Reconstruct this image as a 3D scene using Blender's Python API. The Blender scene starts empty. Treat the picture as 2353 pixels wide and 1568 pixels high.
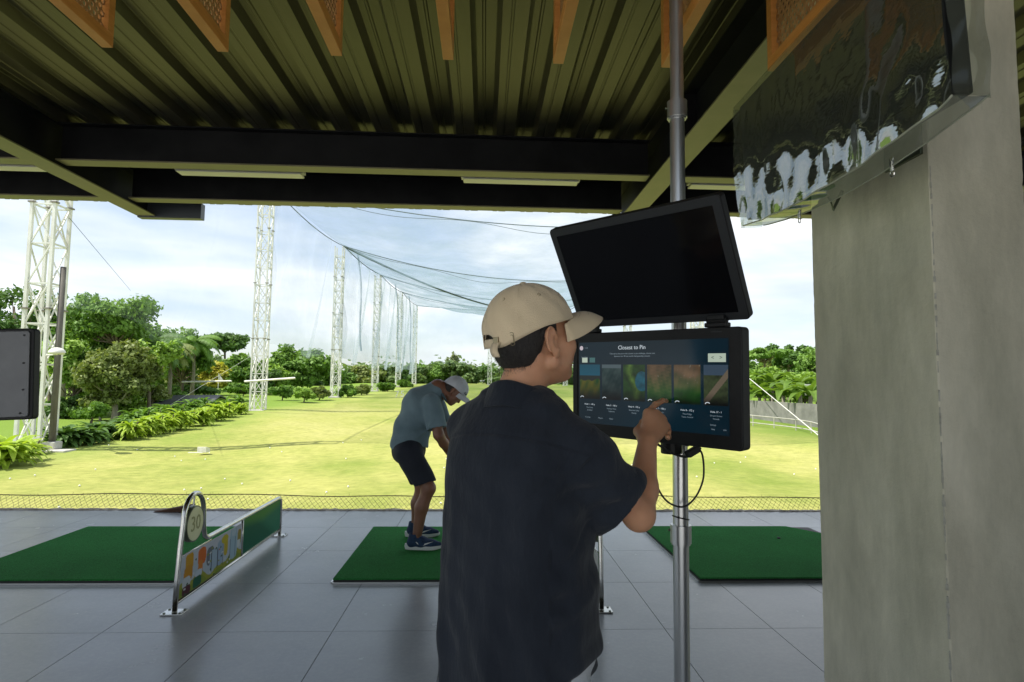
import bpy, math, random
import numpy as np
from math import radians as RAD, sin, cos, pi
random.seed(7); np.random.seed(7)
C = bpy.context.scene.collection
# ---------------------------------------------------------------- camera
PW, PH, PF = 2353., 1568., 1378.
CAMZ = 1.44
def rot(ax, a):
    c, s = cos(a), sin(a)
    return np.array({'x': [[1,0,0],[0,c,-s],[0,s,c]], 'y': [[c,0,s],[0,1,0],[-s,0,c]], 'z': [[c,-s,0],[s,c,0],[0,0,1]]}[ax])
CR = rot('z', -RAD(2.6)) @ rot('x', pi/2 + RAD(4.2)) @ rot('z', .0115)
CC = np.array([0, 0, CAMZ])
def D(x, y, Y):
    d = CR @ np.array([(x-PW/2)/PF, -(y-PH/2)/PF, -1]); return CC + d*(Y/d[1])
def DX(x, y, X):
    d = CR @ np.array([(x-PW/2)/PF, -(y-PH/2)/PF, -1]); return CC + d*(X/d[0])
def gz(x, y):                      # height of the range ground, read off the tower feet
    z = np.interp(y, [-400, 6.9, 7.0, 12, 19.4, 38, 58, 78, 99, 122, 170, 700], [-.1, -.1, -.62, -.8, -.93, -.5, -.03, .27, .86, 1.4, 2.0, 3.5])
    return z
sc = bpy.context.scene
cam = bpy.data.cameras.new('camera'); co = bpy.data.objects.new('camera', cam); C.objects.link(co)
from mathutils import Matrix, Vector
m4 = Matrix([list(CR[i]) + [CC[i]] for i in range(3)] + [[0,0,0,1]]); co.matrix_world = m4
cam.sensor_width = 36; cam.lens = PF/PW*36; cam.clip_end = 3000; cam.clip_start = .05
sc.camera = co
# ---------------------------------------------------------------- materials
def nt(name):
    m = bpy.data.materials.new(name); m.use_nodes = True; t = m.node_tree
    return m, t, t.nodes['Principled BSDF']
def N(t, typ, **k):
    n = t.nodes.new(typ)
    for a, b in k.items(): setattr(n, a, b)
    return n
def noise(t, scale, detail=4, rough=.6, stretch=None, coord='Object'):
    tc = N(t, 'ShaderNodeTexCoord'); n = N(t, 'ShaderNodeTexNoise')
    n.inputs['Scale'].default_value = scale; n.inputs['Detail'].default_value = detail; n.inputs['Roughness'].default_value = rough
    if stretch:
        mp = N(t, 'ShaderNodeMapping'); mp.inputs['Scale'].default_value = stretch
        t.links.new(tc.outputs[coord], mp.inputs[0]); t.links.new(mp.outputs[0], n.inputs['Vector'])
    else: t.links.new(tc.outputs[coord], n.inputs['Vector'])
    return n
def ramp(t, src, stops):
    r = N(t, 'ShaderNodeValToRGB'); e = r.color_ramp.elements
    while len(e) < len(stops): e.new(.5)
    for i, (p, c) in enumerate(stops):
        e[i].position = p; e[i].color = (*c, 1)
    t.links.new(src, r.inputs[0]); return r
def mat(name, col, rough=.6, metal=0, col2=None, vs=5, lo=.35, hi=.65, stretch=None, bump=0, bs=60, bstretch=None, spec=.5, coat=0, sheen=0, sss=0, detail=5, rvar=0):
    m, t, b = nt(name)
    b.inputs['Base Color'].default_value = (*col, 1); b.inputs['Roughness'].default_value = rough; b.inputs['Metallic'].default_value = metal
    b.inputs['Specular IOR Level'].default_value = spec; b.inputs['Coat Weight'].default_value = coat; b.inputs['Sheen Weight'].default_value = sheen
    if sss:
        b.inputs['Subsurface Weight'].default_value = sss; b.inputs['Subsurface Radius'].default_value = (1, .35, .2); b.inputs['Subsurface Scale'].default_value = .008
    if col2:
        n = noise(t, vs, detail, .6, stretch); r = ramp(t, n.outputs[0], [(lo, col), (hi, col2)])
        t.links.new(r.outputs[0], b.inputs['Base Color'])
        if rvar:
            mr = N(t, 'ShaderNodeMapRange'); mr.inputs['To Min'].default_value = rough-rvar; mr.inputs['To Max'].default_value = rough+rvar
            t.links.new(n.outputs[0], mr.inputs[0]); t.links.new(mr.outputs[0], b.inputs['Roughness'])
    if bump:
        n = noise(t, bs, 4, .6, bstretch); bp = N(t, 'ShaderNodeBump'); bp.inputs['Strength'].default_value = bump; bp.inputs['Distance'].default_value = .01
        t.links.new(n.outputs[0], bp.inputs['Height']); t.links.new(bp.outputs[0], b.inputs['Normal'])
    return m
def vcol_mat(name, rough=.5, emit=0, rnd=0):
    m, t, b = nt(name); a = N(t, 'ShaderNodeVertexColor'); a.layer_name = 'Col'
    b.inputs['Roughness'].default_value = rough
    if emit:
        b.inputs['Base Color'].default_value = (.01,.01,.012,1)
        t.links.new(a.outputs[0], b.inputs['Emission Color']); b.inputs['Emission Strength'].default_value = emit
    else: t.links.new(a.outputs[0], b.inputs['Base Color'])
    return m
def emit_mat(name, col, s, rough=.2):
    m, t, b = nt(name); b.inputs['Base Color'].default_value = (.01,.01,.012,1); b.inputs['Roughness'].default_value = rough
    b.inputs['Emission Color'].default_value = (*col, 1); b.inputs['Emission Strength'].default_value = s; return m
def leaf_mat(name, c1, c2, trans=.35, vs=.8):
    m, t, b = nt(name); out = t.nodes['Material Output']
    n = noise(t, vs, 3, .6); r = ramp(t, n.outputs[0], [(.35, c1), (.65, c2)])
    b.inputs['Roughness'].default_value = .55; b.inputs['Specular IOR Level'].default_value = .3
    t.links.new(r.outputs[0], b.inputs['Base Color'])
    tr = N(t, 'ShaderNodeBsdfTranslucent'); mx = N(t, 'ShaderNodeMixShader'); mx.inputs[0].default_value = trans
    mul = N(t, 'ShaderNodeMixRGB', blend_type='MULTIPLY'); mul.inputs[0].default_value = 1; mul.inputs[2].default_value = (1, 1, .45, 1)
    t.links.new(r.outputs[0], mul.inputs[1]); t.links.new(mul.outputs[0], tr.inputs[0])
    t.links.new(b.outputs[0], mx.inputs[1]); t.links.new(tr.outputs[0], mx.inputs[2]); t.links.new(mx.outputs[0], out.inputs[0])
    return m
# ---------------------------------------------------------------- mesh helpers
class MB:
    def __init__(s): s.v, s.f, s.m = [], [], []
    def add(s, vs, fs, mi=0):
        o = len(s.v); s.v += [tuple(map(float, p)) for p in vs]
        s.f += [tuple(i+o for i in f) for f in fs]; s.m += [mi]*len(fs)
    def box(s, lo, hi, M=None, mi=0):
        x0,y0,z0 = lo; x1,y1,z1 = hi
        vs = np.array([(x0,y0,z0),(x1,y0,z0),(x1,y1,z0),(x0,y1,z0),(x0,y0,z1),(x1,y0,z1),(x1,y1,z1),(x0,y1,z1)], float)
        if M is not None: vs = vs @ np.asarray(M[0]).T + np.asarray(M[1])
        s.add(vs, [(0,3,2,1),(4,5,6,7),(0,1,5,4),(1,2,6,5),(2,3,7,6),(3,0,4,7)], mi)
    def tube(s, pts, r, n=8, cap=True, mi=0, closed=False):
        pts = [np.asarray(p, float) for p in pts]; k = len(pts)
        rs = r if hasattr(r, '__len__') else [r]*k
        rings = []; up = None
        for i, p in enumerate(pts):
            a = pts[(i-1) % k] if (closed or i > 0) else p; b = pts[(i+1) % k] if (closed or i < k-1) else p
            t = b-a; t = t/(np.linalg.norm(t)+1e-12)
            if up is None:
                up = np.array([0,0,1.]) if abs(t[2]) < .9 else np.array([1.,0,0])
            u = np.cross(t, up); u /= (np.linalg.norm(u)+1e-12); w = np.cross(u, t); up = w
            rings.append([p + rs[i]*(cos(2*pi*j/n)*u + sin(2*pi*j/n)*w) for j in range(n)])
        vs = [q for rg in rings for q in rg]; fs = []
        for i in range(k if closed else k-1):
            i2 = (i+1) % k
            for j in range(n):
                fs.append((i*n+j, i*n+(j+1)%n, i2*n+(j+1)%n, i2*n+j))
        if cap and not closed: fs += [tuple(range(n-1,-1,-1)), tuple((k-1)*n+j for j in range(n))]
        s.add(vs, fs, mi)
    def bar(s, a, b, w, h=None, mi=0):       # square bar
        a = np.asarray(a, float); b = np.asarray(b, float); h = h or w; t = b-a; L = np.linalg.norm(t); t = t/L
        up = np.array([0,0,1.]) if abs(t[2]) < .95 else np.array([0,1.,0]); u = np.cross(t, up); u /= np.linalg.norm(u); q = np.cross(u, t)
        s.box((-w/2, 0, -h/2), (w/2, L, h/2), (np.array([u, t, q]).T, a), mi)
    def grid(s, P, mi=0, flip=False):        # P: (a,b,3) array
        P = np.asarray(P, float); a, b = P.shape[:2]
        fs = [(i*b+j, i*b+j+1, (i+1)*b+j+1, (i+1)*b+j) for i in range(a-1) for j in range(b-1)]
        if flip: fs = [f[::-1] for f in fs]
        s.add(P.reshape(-1, 3), fs, mi)
    def prism(s, poly, axis0, axis1, ext, org=(0,0,0), mi=0):
        org = np.asarray(org, float); a0 = np.asarray(axis0, float); a1 = np.asarray(axis1, float); e = np.asarray(ext, float)
        base = [org + p[0]*a0 + p[1]*a1 for p in poly]; n = len(poly)
        vs = base + [p+e for p in base]
        fs = [tuple(range(n))[::-1], tuple(range(n, 2*n))] + [(i, (i+1)%n, n+(i+1)%n, n+i) for i in range(n)]
        s.add(vs, fs, mi)
    def build(s, name, mats, parent=None, smooth=False, bevel=0):
        me = bpy.data.meshes.new(name); me.from_pydata(s.v, [], s.f); me.update()
        for m in (mats if isinstance(mats, (list, tuple)) else [mats]): me.materials.append(m)
        if len(me.materials) > 1: me.polygons.foreach_set('material_index', s.m)
        if smooth: me.polygons.foreach_set('use_smooth', [True]*len(s.f))
        o = bpy.data.objects.new(name, me); C.objects.link(o)
        if parent: o.parent = parent
        if bevel:
            b = o.modifiers.new('b', 'BEVEL'); b.width = bevel; b.segments = 2; b.limit_method = 'ANGLE'; b.angle_limit = RAD(40)
        return o
def auto(o, ang=40):
    me = o.data; me.polygons.foreach_set('use_smooth', [True]*len(me.polygons)); me.set_sharp_from_angle(angle=RAD(ang)); return o
def empty(name, loc, label, cat, group=None, rz=0):
    o = bpy.data.objects.new(name, None); C.objects.link(o); o.location = loc; o.rotation_euler.z = rz
    o.empty_display_size = .1
    return tag(o, label, cat, group)
def tag(o, label=None, cat=None, group=None, kind=None):
    if label: o['label'] = label
    if cat: o['category'] = cat
    if group: o['group'] = group
    if kind: o['kind'] = kind
    return o
def keep(o, root):                     # parent keeping world coordinates (root has location / rz only)
    o.parent = root; rz = root.rotation_euler.z
    o.matrix_parent_inverse = (Matrix.Translation(root.location) @ Matrix.Rotation(rz, 4, 'Z')).inverted(); return o
def kids(o): return [c for c in bpy.data.objects if c.parent == o]
def copy_tree(o, parent=None):
    c = o.copy(); C.objects.link(c); c.parent = parent
    for ch in kids(o): copy_tree(ch, c)
    return c
def paint(o, fn):                      # colour attribute from a function of vertex index
    me = o.data; a = me.color_attributes.new('Col', 'FLOAT_COLOR', 'POINT')
    cols = np.ones((len(me.vertices), 4), np.float32); cols[:, :3] = fn; a.data.foreach_set('color', cols.ravel())
def text_mesh(s, size, m, parent, name, matrix, depth=.0008, align='CENTER'):
    cu = bpy.data.curves.new('t', 'FONT'); cu.body = s; cu.size = size; cu.extrude = depth; cu.align_x = align; cu.align_y = 'CENTER'; cu.resolution_u = 2
    t = bpy.data.objects.new('t', cu); C.objects.link(t)
    dg = bpy.context.evaluated_depsgraph_get(); me = bpy.data.meshes.new_from_object(t.evaluated_get(dg))
    bpy.data.objects.remove(t); me.materials.clear(); me.materials.append(m); me.transform(matrix)
    o = bpy.data.objects.new(name, me); C.objects.link(o); o.parent = parent; return o
# ---------------------------------------------------------------- sky, sun
SUN_EL, SUN_AZ = RAD(58), RAD(255)       # azimuth measured clockwise from +Y: 255 = from the left and slightly behind
wd = bpy.data.worlds.new('World'); sc.world = wd; wd.use_nodes = True; wt = wd.node_tree; bg = wt.nodes['Background']
sky = N(wt, 'ShaderNodeTexSky', sky_type='NISHITA'); sky.sun_disc = False; sky.sun_elevation = SUN_EL; sky.sun_rotation = SUN_AZ
sky.air_density = 1.0; sky.dust_density = 1.2
tc = N(wt, 'ShaderNodeTexCoord'); mp = N(wt, 'ShaderNodeMapping'); mp.inputs['Scale'].default_value = (1.1, 1.1, 4.5); mp.inputs['Location'].default_value = (.35, .2, .1)
cn = N(wt, 'ShaderNodeTexNoise'); cn.inputs['Scale'].default_value = 2.1; cn.inputs['Detail'].default_value = 7; cn.inputs['Roughness'].default_value = .52; cn.inputs['Distortion'].default_value = .25
wt.links.new(tc.outputs['Generated'], mp.inputs[0]); wt.links.new(mp.outputs[0], cn.inputs[0])
cr = ramp(wt, cn.outputs[0], [(.40, (.36,.36,.36)), (.60, (1,1,1))])
cn2 = N(wt, 'ShaderNodeTexNoise'); cn2.inputs['Scale'].default_value = 3.3; cn2.inputs['Detail'].default_value = 5
wt.links.new(mp.outputs[0], cn2.inputs[0]); cc2 = ramp(wt, cn2.outputs[0], [(.3, (4.5,5.15,6.0)), (.65, (6.9,7.1,7.3))])
cm = N(wt, 'ShaderNodeMixRGB'); wt.links.new(cr.outputs[0], cm.inputs[0]); wt.links.new(sky.outputs[0], cm.inputs[1]); wt.links.new(cc2.outputs[0], cm.inputs[2])
wt.links.new(cm.outputs[0], bg.inputs[0]); bg.inputs[1].default_value = .10
sl = bpy.data.lights.new('sun', 'SUN'); sl.energy = 4.0; sl.angle = RAD(.5); sl.color = (1, .95, .86)
so = bpy.data.objects.new('sun', sl); C.objects.link(so)
sd = Vector((sin(SUN_AZ)*cos(SUN_EL), cos(SUN_AZ)*cos(SUN_EL), sin(SUN_EL))); so.rotation_euler = sd.to_track_quat('Z', 'Y').to_euler(); so.location = sd*50
sc.view_settings.view_transform = 'Standard'; sc.view_settings.look = 'None'; sc.view_settings.gamma = 1
sc.view_settings.exposure = .85
sc.cycles.transparent_max_bounces = 24; sc.cycles.max_bounces = 8; sc.cycles.diffuse_bounces = 5
# ================================================================ SETTING: ground, floor, roof
m_grass, t, b = nt('fairway_grass')
n1 = noise(t, .16, 5, .6, (1, .55, 1)); r1 = ramp(t, n1.outputs[0], [(.3, (.20,.265,.045)), (.5, (.38,.38,.12)), (.72, (.46,.43,.18))])
n2 = noise(t, 3.5, 6, .7); mxx = N(t, 'ShaderNodeMixRGB', blend_type='MULTIPLY'); mxx.inputs[0].default_value = .8
r2 = ramp(t, n2.outputs[0], [(.3, (.62,.68,.5)), (.65, (1.1,1.08,1))]); t.links.new(r1.outputs[0], mxx.inputs[1]); t.links.new(r2.outputs[0], mxx.inputs[2])
# greener towards the edges and the far end: where the mown sward gives way to rough lawn
tc_ = N(t, 'ShaderNodeTexCoord'); sx = N(t, 'ShaderNodeSeparateXYZ'); t.links.new(tc_.outputs['Object'], sx.inputs[0])
nw = noise(t, .25, 3); ad = N(t, 'ShaderNodeMath', operation='MULTIPLY_ADD'); ad.inputs[1].default_value = 6; t.links.new(nw.outputs[0], ad.inputs[0])
ab = N(t, 'ShaderNodeMath', operation='ABSOLUTE'); sh = N(t, 'ShaderNodeMath', operation='SUBTRACT'); sh.inputs[1].default_value = .8
t.links.new(sx.outputs[0], sh.inputs[0]); t.links.new(sh.outputs[0], ab.inputs[0]); t.links.new(ab.outputs[0], ad.inputs[2])
mr = N(t, 'ShaderNodeMapRange'); mr.inputs['From Min'].default_value = 14; mr.inputs['From Max'].default_value = 19.5; t.links.new(ad.outputs[0], mr.inputs[0])
mry = N(t, 'ShaderNodeMapRange'); mry.inputs['From Min'].default_value = 30; mry.inputs['From Max'].default_value = 75; mry.inputs['To Max'].default_value = .55; t.links.new(sx.outputs[1], mry.inputs[0])
mxm = N(t, 'ShaderNodeMath', operation='MAXIMUM'); t.links.new(mr.outputs[0], mxm.inputs[0]); t.links.new(mry.outputs[0], mxm.inputs[1])
gm = N(t, 'ShaderNodeMixRGB'); gm.inputs[2].default_value = (.16,.25,.035,1); t.links.new(mxm.outputs[0], gm.inputs[0]); t.links.new(mxx.outputs[0], gm.inputs[1])
t.links.new(gm.outputs[0], b.inputs['Base Color']); b.inputs['Roughness'].default_value = .85; b.inputs['Specular IOR Level'].default_value = .15
bn = noise(t, 25, 5, .8); bp = N(t, 'ShaderNodeBump'); bp.inputs['Strength'].default_value = .7; bp.inputs['Distance'].default_value = .04
t.links.new(bn.outputs[0], bp.inputs['Height']); t.links.new(bp.outputs[0], b.inputs['Normal'])

xs = np.concatenate([np.linspace(-700, -60, 17), np.linspace(-50, 50, 81), np.linspace(60, 700, 17)])
ys = np.concatenate([[7.0, 7.3], np.linspace(8, 140, 133), np.linspace(150, 900, 26)])
X, Y = np.meshgrid(xs, ys, indexing='ij'); Z = gz(X, Y)
Z = Z + .10*np.sin(X*.31+Y*.07)*np.sin(Y*.11)*(Y > 12) + .05*np.sin(X*.9+1)*np.sin(Y*.35)*(Y > 9)
mb = MB(); mb.grid(np.stack([X, Y, Z], -1), flip=True); g = mb.build('ground', m_grass, smooth=True); tag(g, kind='structure')
# added unseen pale ground behind the bays, bounces sunlight into the interior
m_bounce = mat('bounce_paving', (.66,.64,.60), .85, col2=(.74,.72,.68), vs=3)
mb = MB(); mb.grid([[(-700,-600,-.1),(-700,-2.6,-.1)],[(700,-600,-.1),(700,-2.6,-.1)]], flip=True); tag(mb.build('bounce_ground', m_bounce), kind='structure')

# tiled floor: large grey porcelain tiles with thin joints, slightly glossy
m_tile, t, b = nt('floor_tile')
n = noise(t, 1.6, 6, .65); r = ramp(t, n.outputs[0], [(.3, (.28,.298,.318)), (.7, (.35,.368,.385))])
oi = N(t, 'ShaderNodeAttribute'); oi.attribute_name = 'tone'
mm = N(t, 'ShaderNodeMixRGB', blend_type='MULTIPLY'); mm.inputs[0].default_value = 1; t.links.new(r.outputs[0], mm.inputs[1]); t.links.new(oi.outputs[2], mm.inputs[2])
# fine dust and scuffs
n_ = noise(t, 38, 6, .8); r_ = ramp(t, n_.outputs[0], [(.45, (1,1,1)), (.75, (1.16,1.15,1.12))]); m3 = N(t, 'ShaderNodeMixRGB', blend_type='MULTIPLY'); m3.inputs[0].default_value = 1
t.links.new(mm.outputs[0], m3.inputs[1]); t.links.new(r_.outputs[0], m3.inputs[2]); t.links.new(m3.outputs[0], b.inputs['Base Color'])
n = noise(t, 2.5, 6, .7); q = N(t, 'ShaderNodeMapRange'); q.inputs['To Min'].default_value = .15; q.inputs['To Max'].default_value = .34; t.links.new(n.outputs[0], q.inputs[0]); t.links.new(q.outputs[0], b.inputs['Roughness'])
b.inputs['Specular IOR Level'].default_value = .55
m_grout = mat('grout', (.07,.075,.08), .9)
mb = MB(); mb.box((-14, -2.6, -.3), (9, 7.0, -.004)); slab = mb.build('floor', m_grout); tag(slab, kind='structure')
TX, TY, GX, GY = .6525, .85, -.86, 3.645
mb = MB(); tone = []; random.seed(3)
for i in range(-20, 15):
    for j in range(-11, 5):
        x0, x1 = GX+i*TX+.002, GX+(i+1)*TX-.002; y0, y1 = GY+j*TY+.002, min(GY+(j+1)*TY-.002, 6.99)
        if y0 < -2.6 or y0 > 6.9 or x1 > 9 or x0 < -14: continue
        mb.box((x0, y0, -.003), (x1, y1, 0)); tone += [random.uniform(.93, 1.05)]*8
tl = mb.build('floor_tiles', m_tile); at = tl.data.attributes.new('tone', 'FLOAT', 'POINT'); at.data.foreach_set('value', tone); tag(tl, kind='structure')
# rough mortar edge strip
m_mort = mat('mortar', (.34,.30,.25), .95, col2=(.5,.45,.38), vs=14, bump=.6, bs=40)
P = []
xx = np.linspace(-13.9, 8.9, 700)
for k, (yy, zz) in enumerate([(6.985, -.02), (6.985, .008), (7.02, .014), (7.06, .006), (7.085, -.07)]):
    P.append(np.stack([xx, yy + (0 if k < 2 else 1)*(.012*np.sin(xx*17)+.01*np.random.randn(700)), zz + .004*np.random.randn(700)*(k > 0)], -1))
mb = MB(); mb.grid(np.array(P), flip=False); tag(mb.build('floor_edge', m_mort), kind='structure')

# ---------------------------------------------------------------- roof: profiled steel deck
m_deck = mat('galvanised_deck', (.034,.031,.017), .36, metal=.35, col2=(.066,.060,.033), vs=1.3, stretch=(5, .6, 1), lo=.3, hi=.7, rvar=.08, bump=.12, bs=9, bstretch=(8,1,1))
DZ_, pit = 3.60, .345
prof = []
x = -12.0; k = 0
while x < 8.5:
    s = [(0, 0), (.05, .0), (.056, .006), (.066, .006), (.072, 0), (.155, 0), (.185, .062), (.19, .065), (.225, .065), (.232, .058), (.242, .058), (.249, .065), (.31, .065), (.315, .062)]
    prof += [(x+a, DZ_+c) for a, c in s]; x += pit
prof = np.array(prof)
ysd = np.array([-2.2, 0, 3, 5.2, 7.35]); P = np.zeros((len(prof), len(ysd), 3)); P[..., 0] = prof[:, :1]; P[..., 2] = prof[:, 1:]; P[..., 1] = ysd
mb = MB(); mb.grid(P); T_ = P.copy(); T_[..., 2] = DZ_+.13; mb.grid(T_[[0, -1]][:, [0, -1]], flip=True)
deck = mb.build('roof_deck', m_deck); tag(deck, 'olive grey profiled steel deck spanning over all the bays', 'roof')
# beams
m_beam = mat('black_steel_paint', (.007,.0075,.008), .5, col2=(.013,.0135,.014), vs=4, rvar=.05, spec=.12)
m_flange_lit = mat('flange_grass_lit', (.12,.112,.06), .42, col2=(.17,.155,.09), vs=3, rvar=.06)  # bottom flanges: grass light from below put into a paler olive colour
def ibeam(a, b, z0, z1, w, name, label, flw=.012):
    a = np.array(a, float); b = np.array(b, float); d = b-a; L = np.hypot(*d); d /= L; n = np.array([d[1], -d[0]])
    M = (np.array([[n[0], d[0], 0], [n[1], d[1], 0], [0, 0, 1]]), np.array([a[0], a[1], 0]))
    root = empty(name, (a[0], a[1], z0), label, 'roof beam')
    f = MB(); f.box((-w/2, 0, z0), (w/2, L, z0+flw), M); keep(f.build('bottom_flange', m_flange_lit), root)
    f = MB(); f.box((-w/2, 0, z1-flw), (w/2, L, z1-.001), M); keep(f.build('top_flange', m_beam), root)
    f = MB(); f.box((-.005, 0, z0+flw), (.005, L, z1-flw), M); keep(f.build('web', m_beam), root)
    return root, M, L
Zb = 3.24
longX = [(-6.15, 'dark longitudinal steel beam off to the left'), (-3.66, 'left longitudinal beam ending in a projecting dark stub'), (1.53, 'right longitudinal beam above the silver pole, beside the concrete column')]
for X_, lb in [(-8.85, 'farthest left longitudinal steel beam over the range edge'), (-3.72, 'left longitudinal beam ending in a projecting dark stub'), (1.53, 'right longitudinal beam behind the silver pole, running to the concrete column')]:
    r_, M_, L_ = ibeam((X_, -2.1), (X_, 6.62), Zb, DZ_, .2, 'steel_beam', lb)
    f = MB(); f.box((X_-.10, 6.625, Zb-.015), (X_+.58, 6.72, Zb+.16)); keep(f.build('end_bracket', mat('bracket_steel', (.08,.09,.10), .35, metal=.4), bevel=.004), r_)
    # stiffener plates and joint
    for yy in (1.9, 4.2):
        for s_ in (-1, 1):
            f = MB(); f.box((X_+min(s_*.09, s_*.006), yy-.005, Zb+.013), (X_+max(s_*.09, s_*.006), yy+.005, DZ_-.014)); keep(f.build('stiffener', m_beam), r_)
xs_ = [-11.9, -8.85, -3.72, 1.53, 6.7]
k = 0
for yb, nm in ((5.13, 'inner'), (6.16, 'outer edge')):
    for i, (a_, b_) in enumerate(zip(xs_[:-1], xs_[1:])):
        where = ['far left bay', 'left bay', 'middle bay', 'right bay beyond the column'][i]
        ibeam((a_+.11, yb), (b_-.11, yb), Zb+.035, DZ_, .14, 'steel_beam', f'{nm} cross beam of the {where}, bottom flange tinted as grass-lit below a black web')
for i, (a_, b_) in enumerate(zip(xs_[1:-1], xs_[2:])):
    ibeam((a_+.11, -1.2), (b_-.11, -1.2), Zb+.035, DZ_, .14, 'steel_beam', f'cross beam behind the viewer over the {["left","middle","right"][i]} bay')
# batten lights between the two cross beams
m_bat = mat('batten_housing', (.62,.60,.50), .5, col2=(.66,.64,.55), vs=3)
m_dif = mat('batten_diffuser', (.78,.76,.62), .45)
def batten(X0, X1, Y0, lb, z=3.395):
    r_ = empty('batten_light', ((X0+X1)/2, Y0, z), lb, 'ceiling light', 'batten lights between the cross beams')
    f = MB(); f.box((X0, Y0-.04, z), (X1, Y0+.04, z+.03)); keep(f.build('housing', m_bat, bevel=.003), r_)
    f = MB(); f.box((X0+.02, Y0-.065, z-.022), (X1-.02, Y0+.065, z-.001)); keep(f.build('diffuser', m_dif, bevel=.006), r_)
    for q in (X0+.2, X1-.2): f = MB(); f.tube([(q, Y0, z+.03), (q, Y0, DZ_+.01)], .006); keep(f.build('hanger_rod', m_beam), r_)
for (xa, xb, lb) in ((-320, 112, 'pale batten light left of the left beam'), (405, 700, 'pale batten light just right of the left beam'), (1060, 1332, 'pale batten light left of the silver pole'), (1580, 1860, 'pale batten light between the silver pole and the column')):
    a_ = D(xa, 403+.012*(xa-550), 5.6)[0]; b_ = D(xb, 403+.012*(xb-550), 5.6)[0]; batten(a_, b_, 5.6, lb)

# ---------------------------------------------------------------- concrete column
m_conc, t, b = nt('column_plaster')
n1 = noise(t, 1.6, 7, .62, (1.4, 1.4, .7)); r1 = ramp(t, n1.outputs[0], [(.3, (.50,.475,.375)), (.5, (.64,.61,.49)), (.7, (.73,.70,.58))])
n2 = noise(t, 4.2, 8, .72, (1, 1, .30)); r2 = ramp(t, n2.outputs[0], [(.3, (.72,.74,.70)), (.7, (1.12,1.12,1.10))]); mu = N(t, 'ShaderNodeMixRGB', blend_type='MULTIPLY'); mu.inputs[0].default_value = 1
t.links.new(r1.outputs[0], mu.inputs[1]); t.links.new(r2.outputs[0], mu.inputs[2])
vr = N(t, 'ShaderNodeTexVoronoi', feature='DISTANCE_TO_EDGE'); vr.inputs['Scale'].default_value = 2.1; nd = noise(t, 9, 4); va = N(t, 'ShaderNodeVectorMath', operation='MULTIPLY_ADD'); va.inputs[1].default_value = (.25,.25,.25)
t.links.new(nd.outputs[1], va.inputs[0]); tcc = N(t, 'ShaderNodeTexCoord'); t.links.new(tcc.outputs['Object'], va.inputs[2]); t.links.new(va.outputs[0], vr.inputs['Vector'])
rc = ramp(t, vr.outputs[0], [(.0, (.9,.9,.9)), (.004, (1,1,1))]); mu2 = N(t, 'ShaderNodeMixRGB', blend_type='MULTIPLY'); mu2.inputs[0].default_value = .6
t.links.new(mu.outputs[0], mu2.inputs[1]); t.links.new(rc.outputs[0], mu2.inputs[2]); t.links.new(mu2.outputs[0], b.inputs['Base Color']); b.inputs['Roughness'].default_value = .8
bn = noise(t, 14, 8, .75); bp = N(t, 'ShaderNodeBump'); bp.inputs['Strength'].default_value = .35; bp.inputs['Distance'].default_value = .012; t.links.new(bn.outputs[0], bp.inputs['Height']); t.links.new(bp.outputs[0], b.inputs['Normal'])
cx0, cx1, cy0, cy1 = 1.435, 1.752, 1.836, 2.54
colr = empty('concrete_column', ((cx0+cx1)/2, (cy0+cy1)/2, 0), 'plastered concrete column filling the right edge of the view', 'column')
random.seed(11)
zs = np.linspace(-.01, DZ_-.002, 200)
rngc = np.random.RandomState(5)
def edge(amp): 
    e = rngc.randn(200)*amp; chips = rngc.rand(200) > .93; e[chips] += rngc.rand(chips.sum())*amp*5; return np.abs(e)
ch = .006
e1, e2 = edge(.0008), edge(.0008)
ring = []
for i, z in enumerate(zs):
    c_ = ch*.6+e1[i]; w_ = .003*np.sin(z*2.3); ring.append([(cx0+w_, cy0+c_, z), (cx0+c_+w_, cy0, z), (cx1-c_, cy0, z), (cx1, cy0+c_, z), (cx1, cy1, z), (cx0+.004+w_, cy1, z), (cx0+w_, cy1-.004-e2[i], z), (cx0+w_, cy0+c_, z)])
mb = MB(); mb.grid(np.array(ring)); keep(mb.build('shaft', m_conc), colr)
m_bead = mat('corner_bead', (.55,.54,.47), .7, col2=(.35,.34,.28), vs=30)
mb = MB()
for i in range(0, 199):
    z = zs[i]; w_ = .0014+.0012*abs(rngc.randn())
    if rngc.rand() < .75: mb.bar((cx0+.0012, cy0+.0012, z), (cx0+.0012, cy0+.0012, zs[i+1]), w_*1.6)
keep(mb.build('corner_bead', m_bead), colr)

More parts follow.
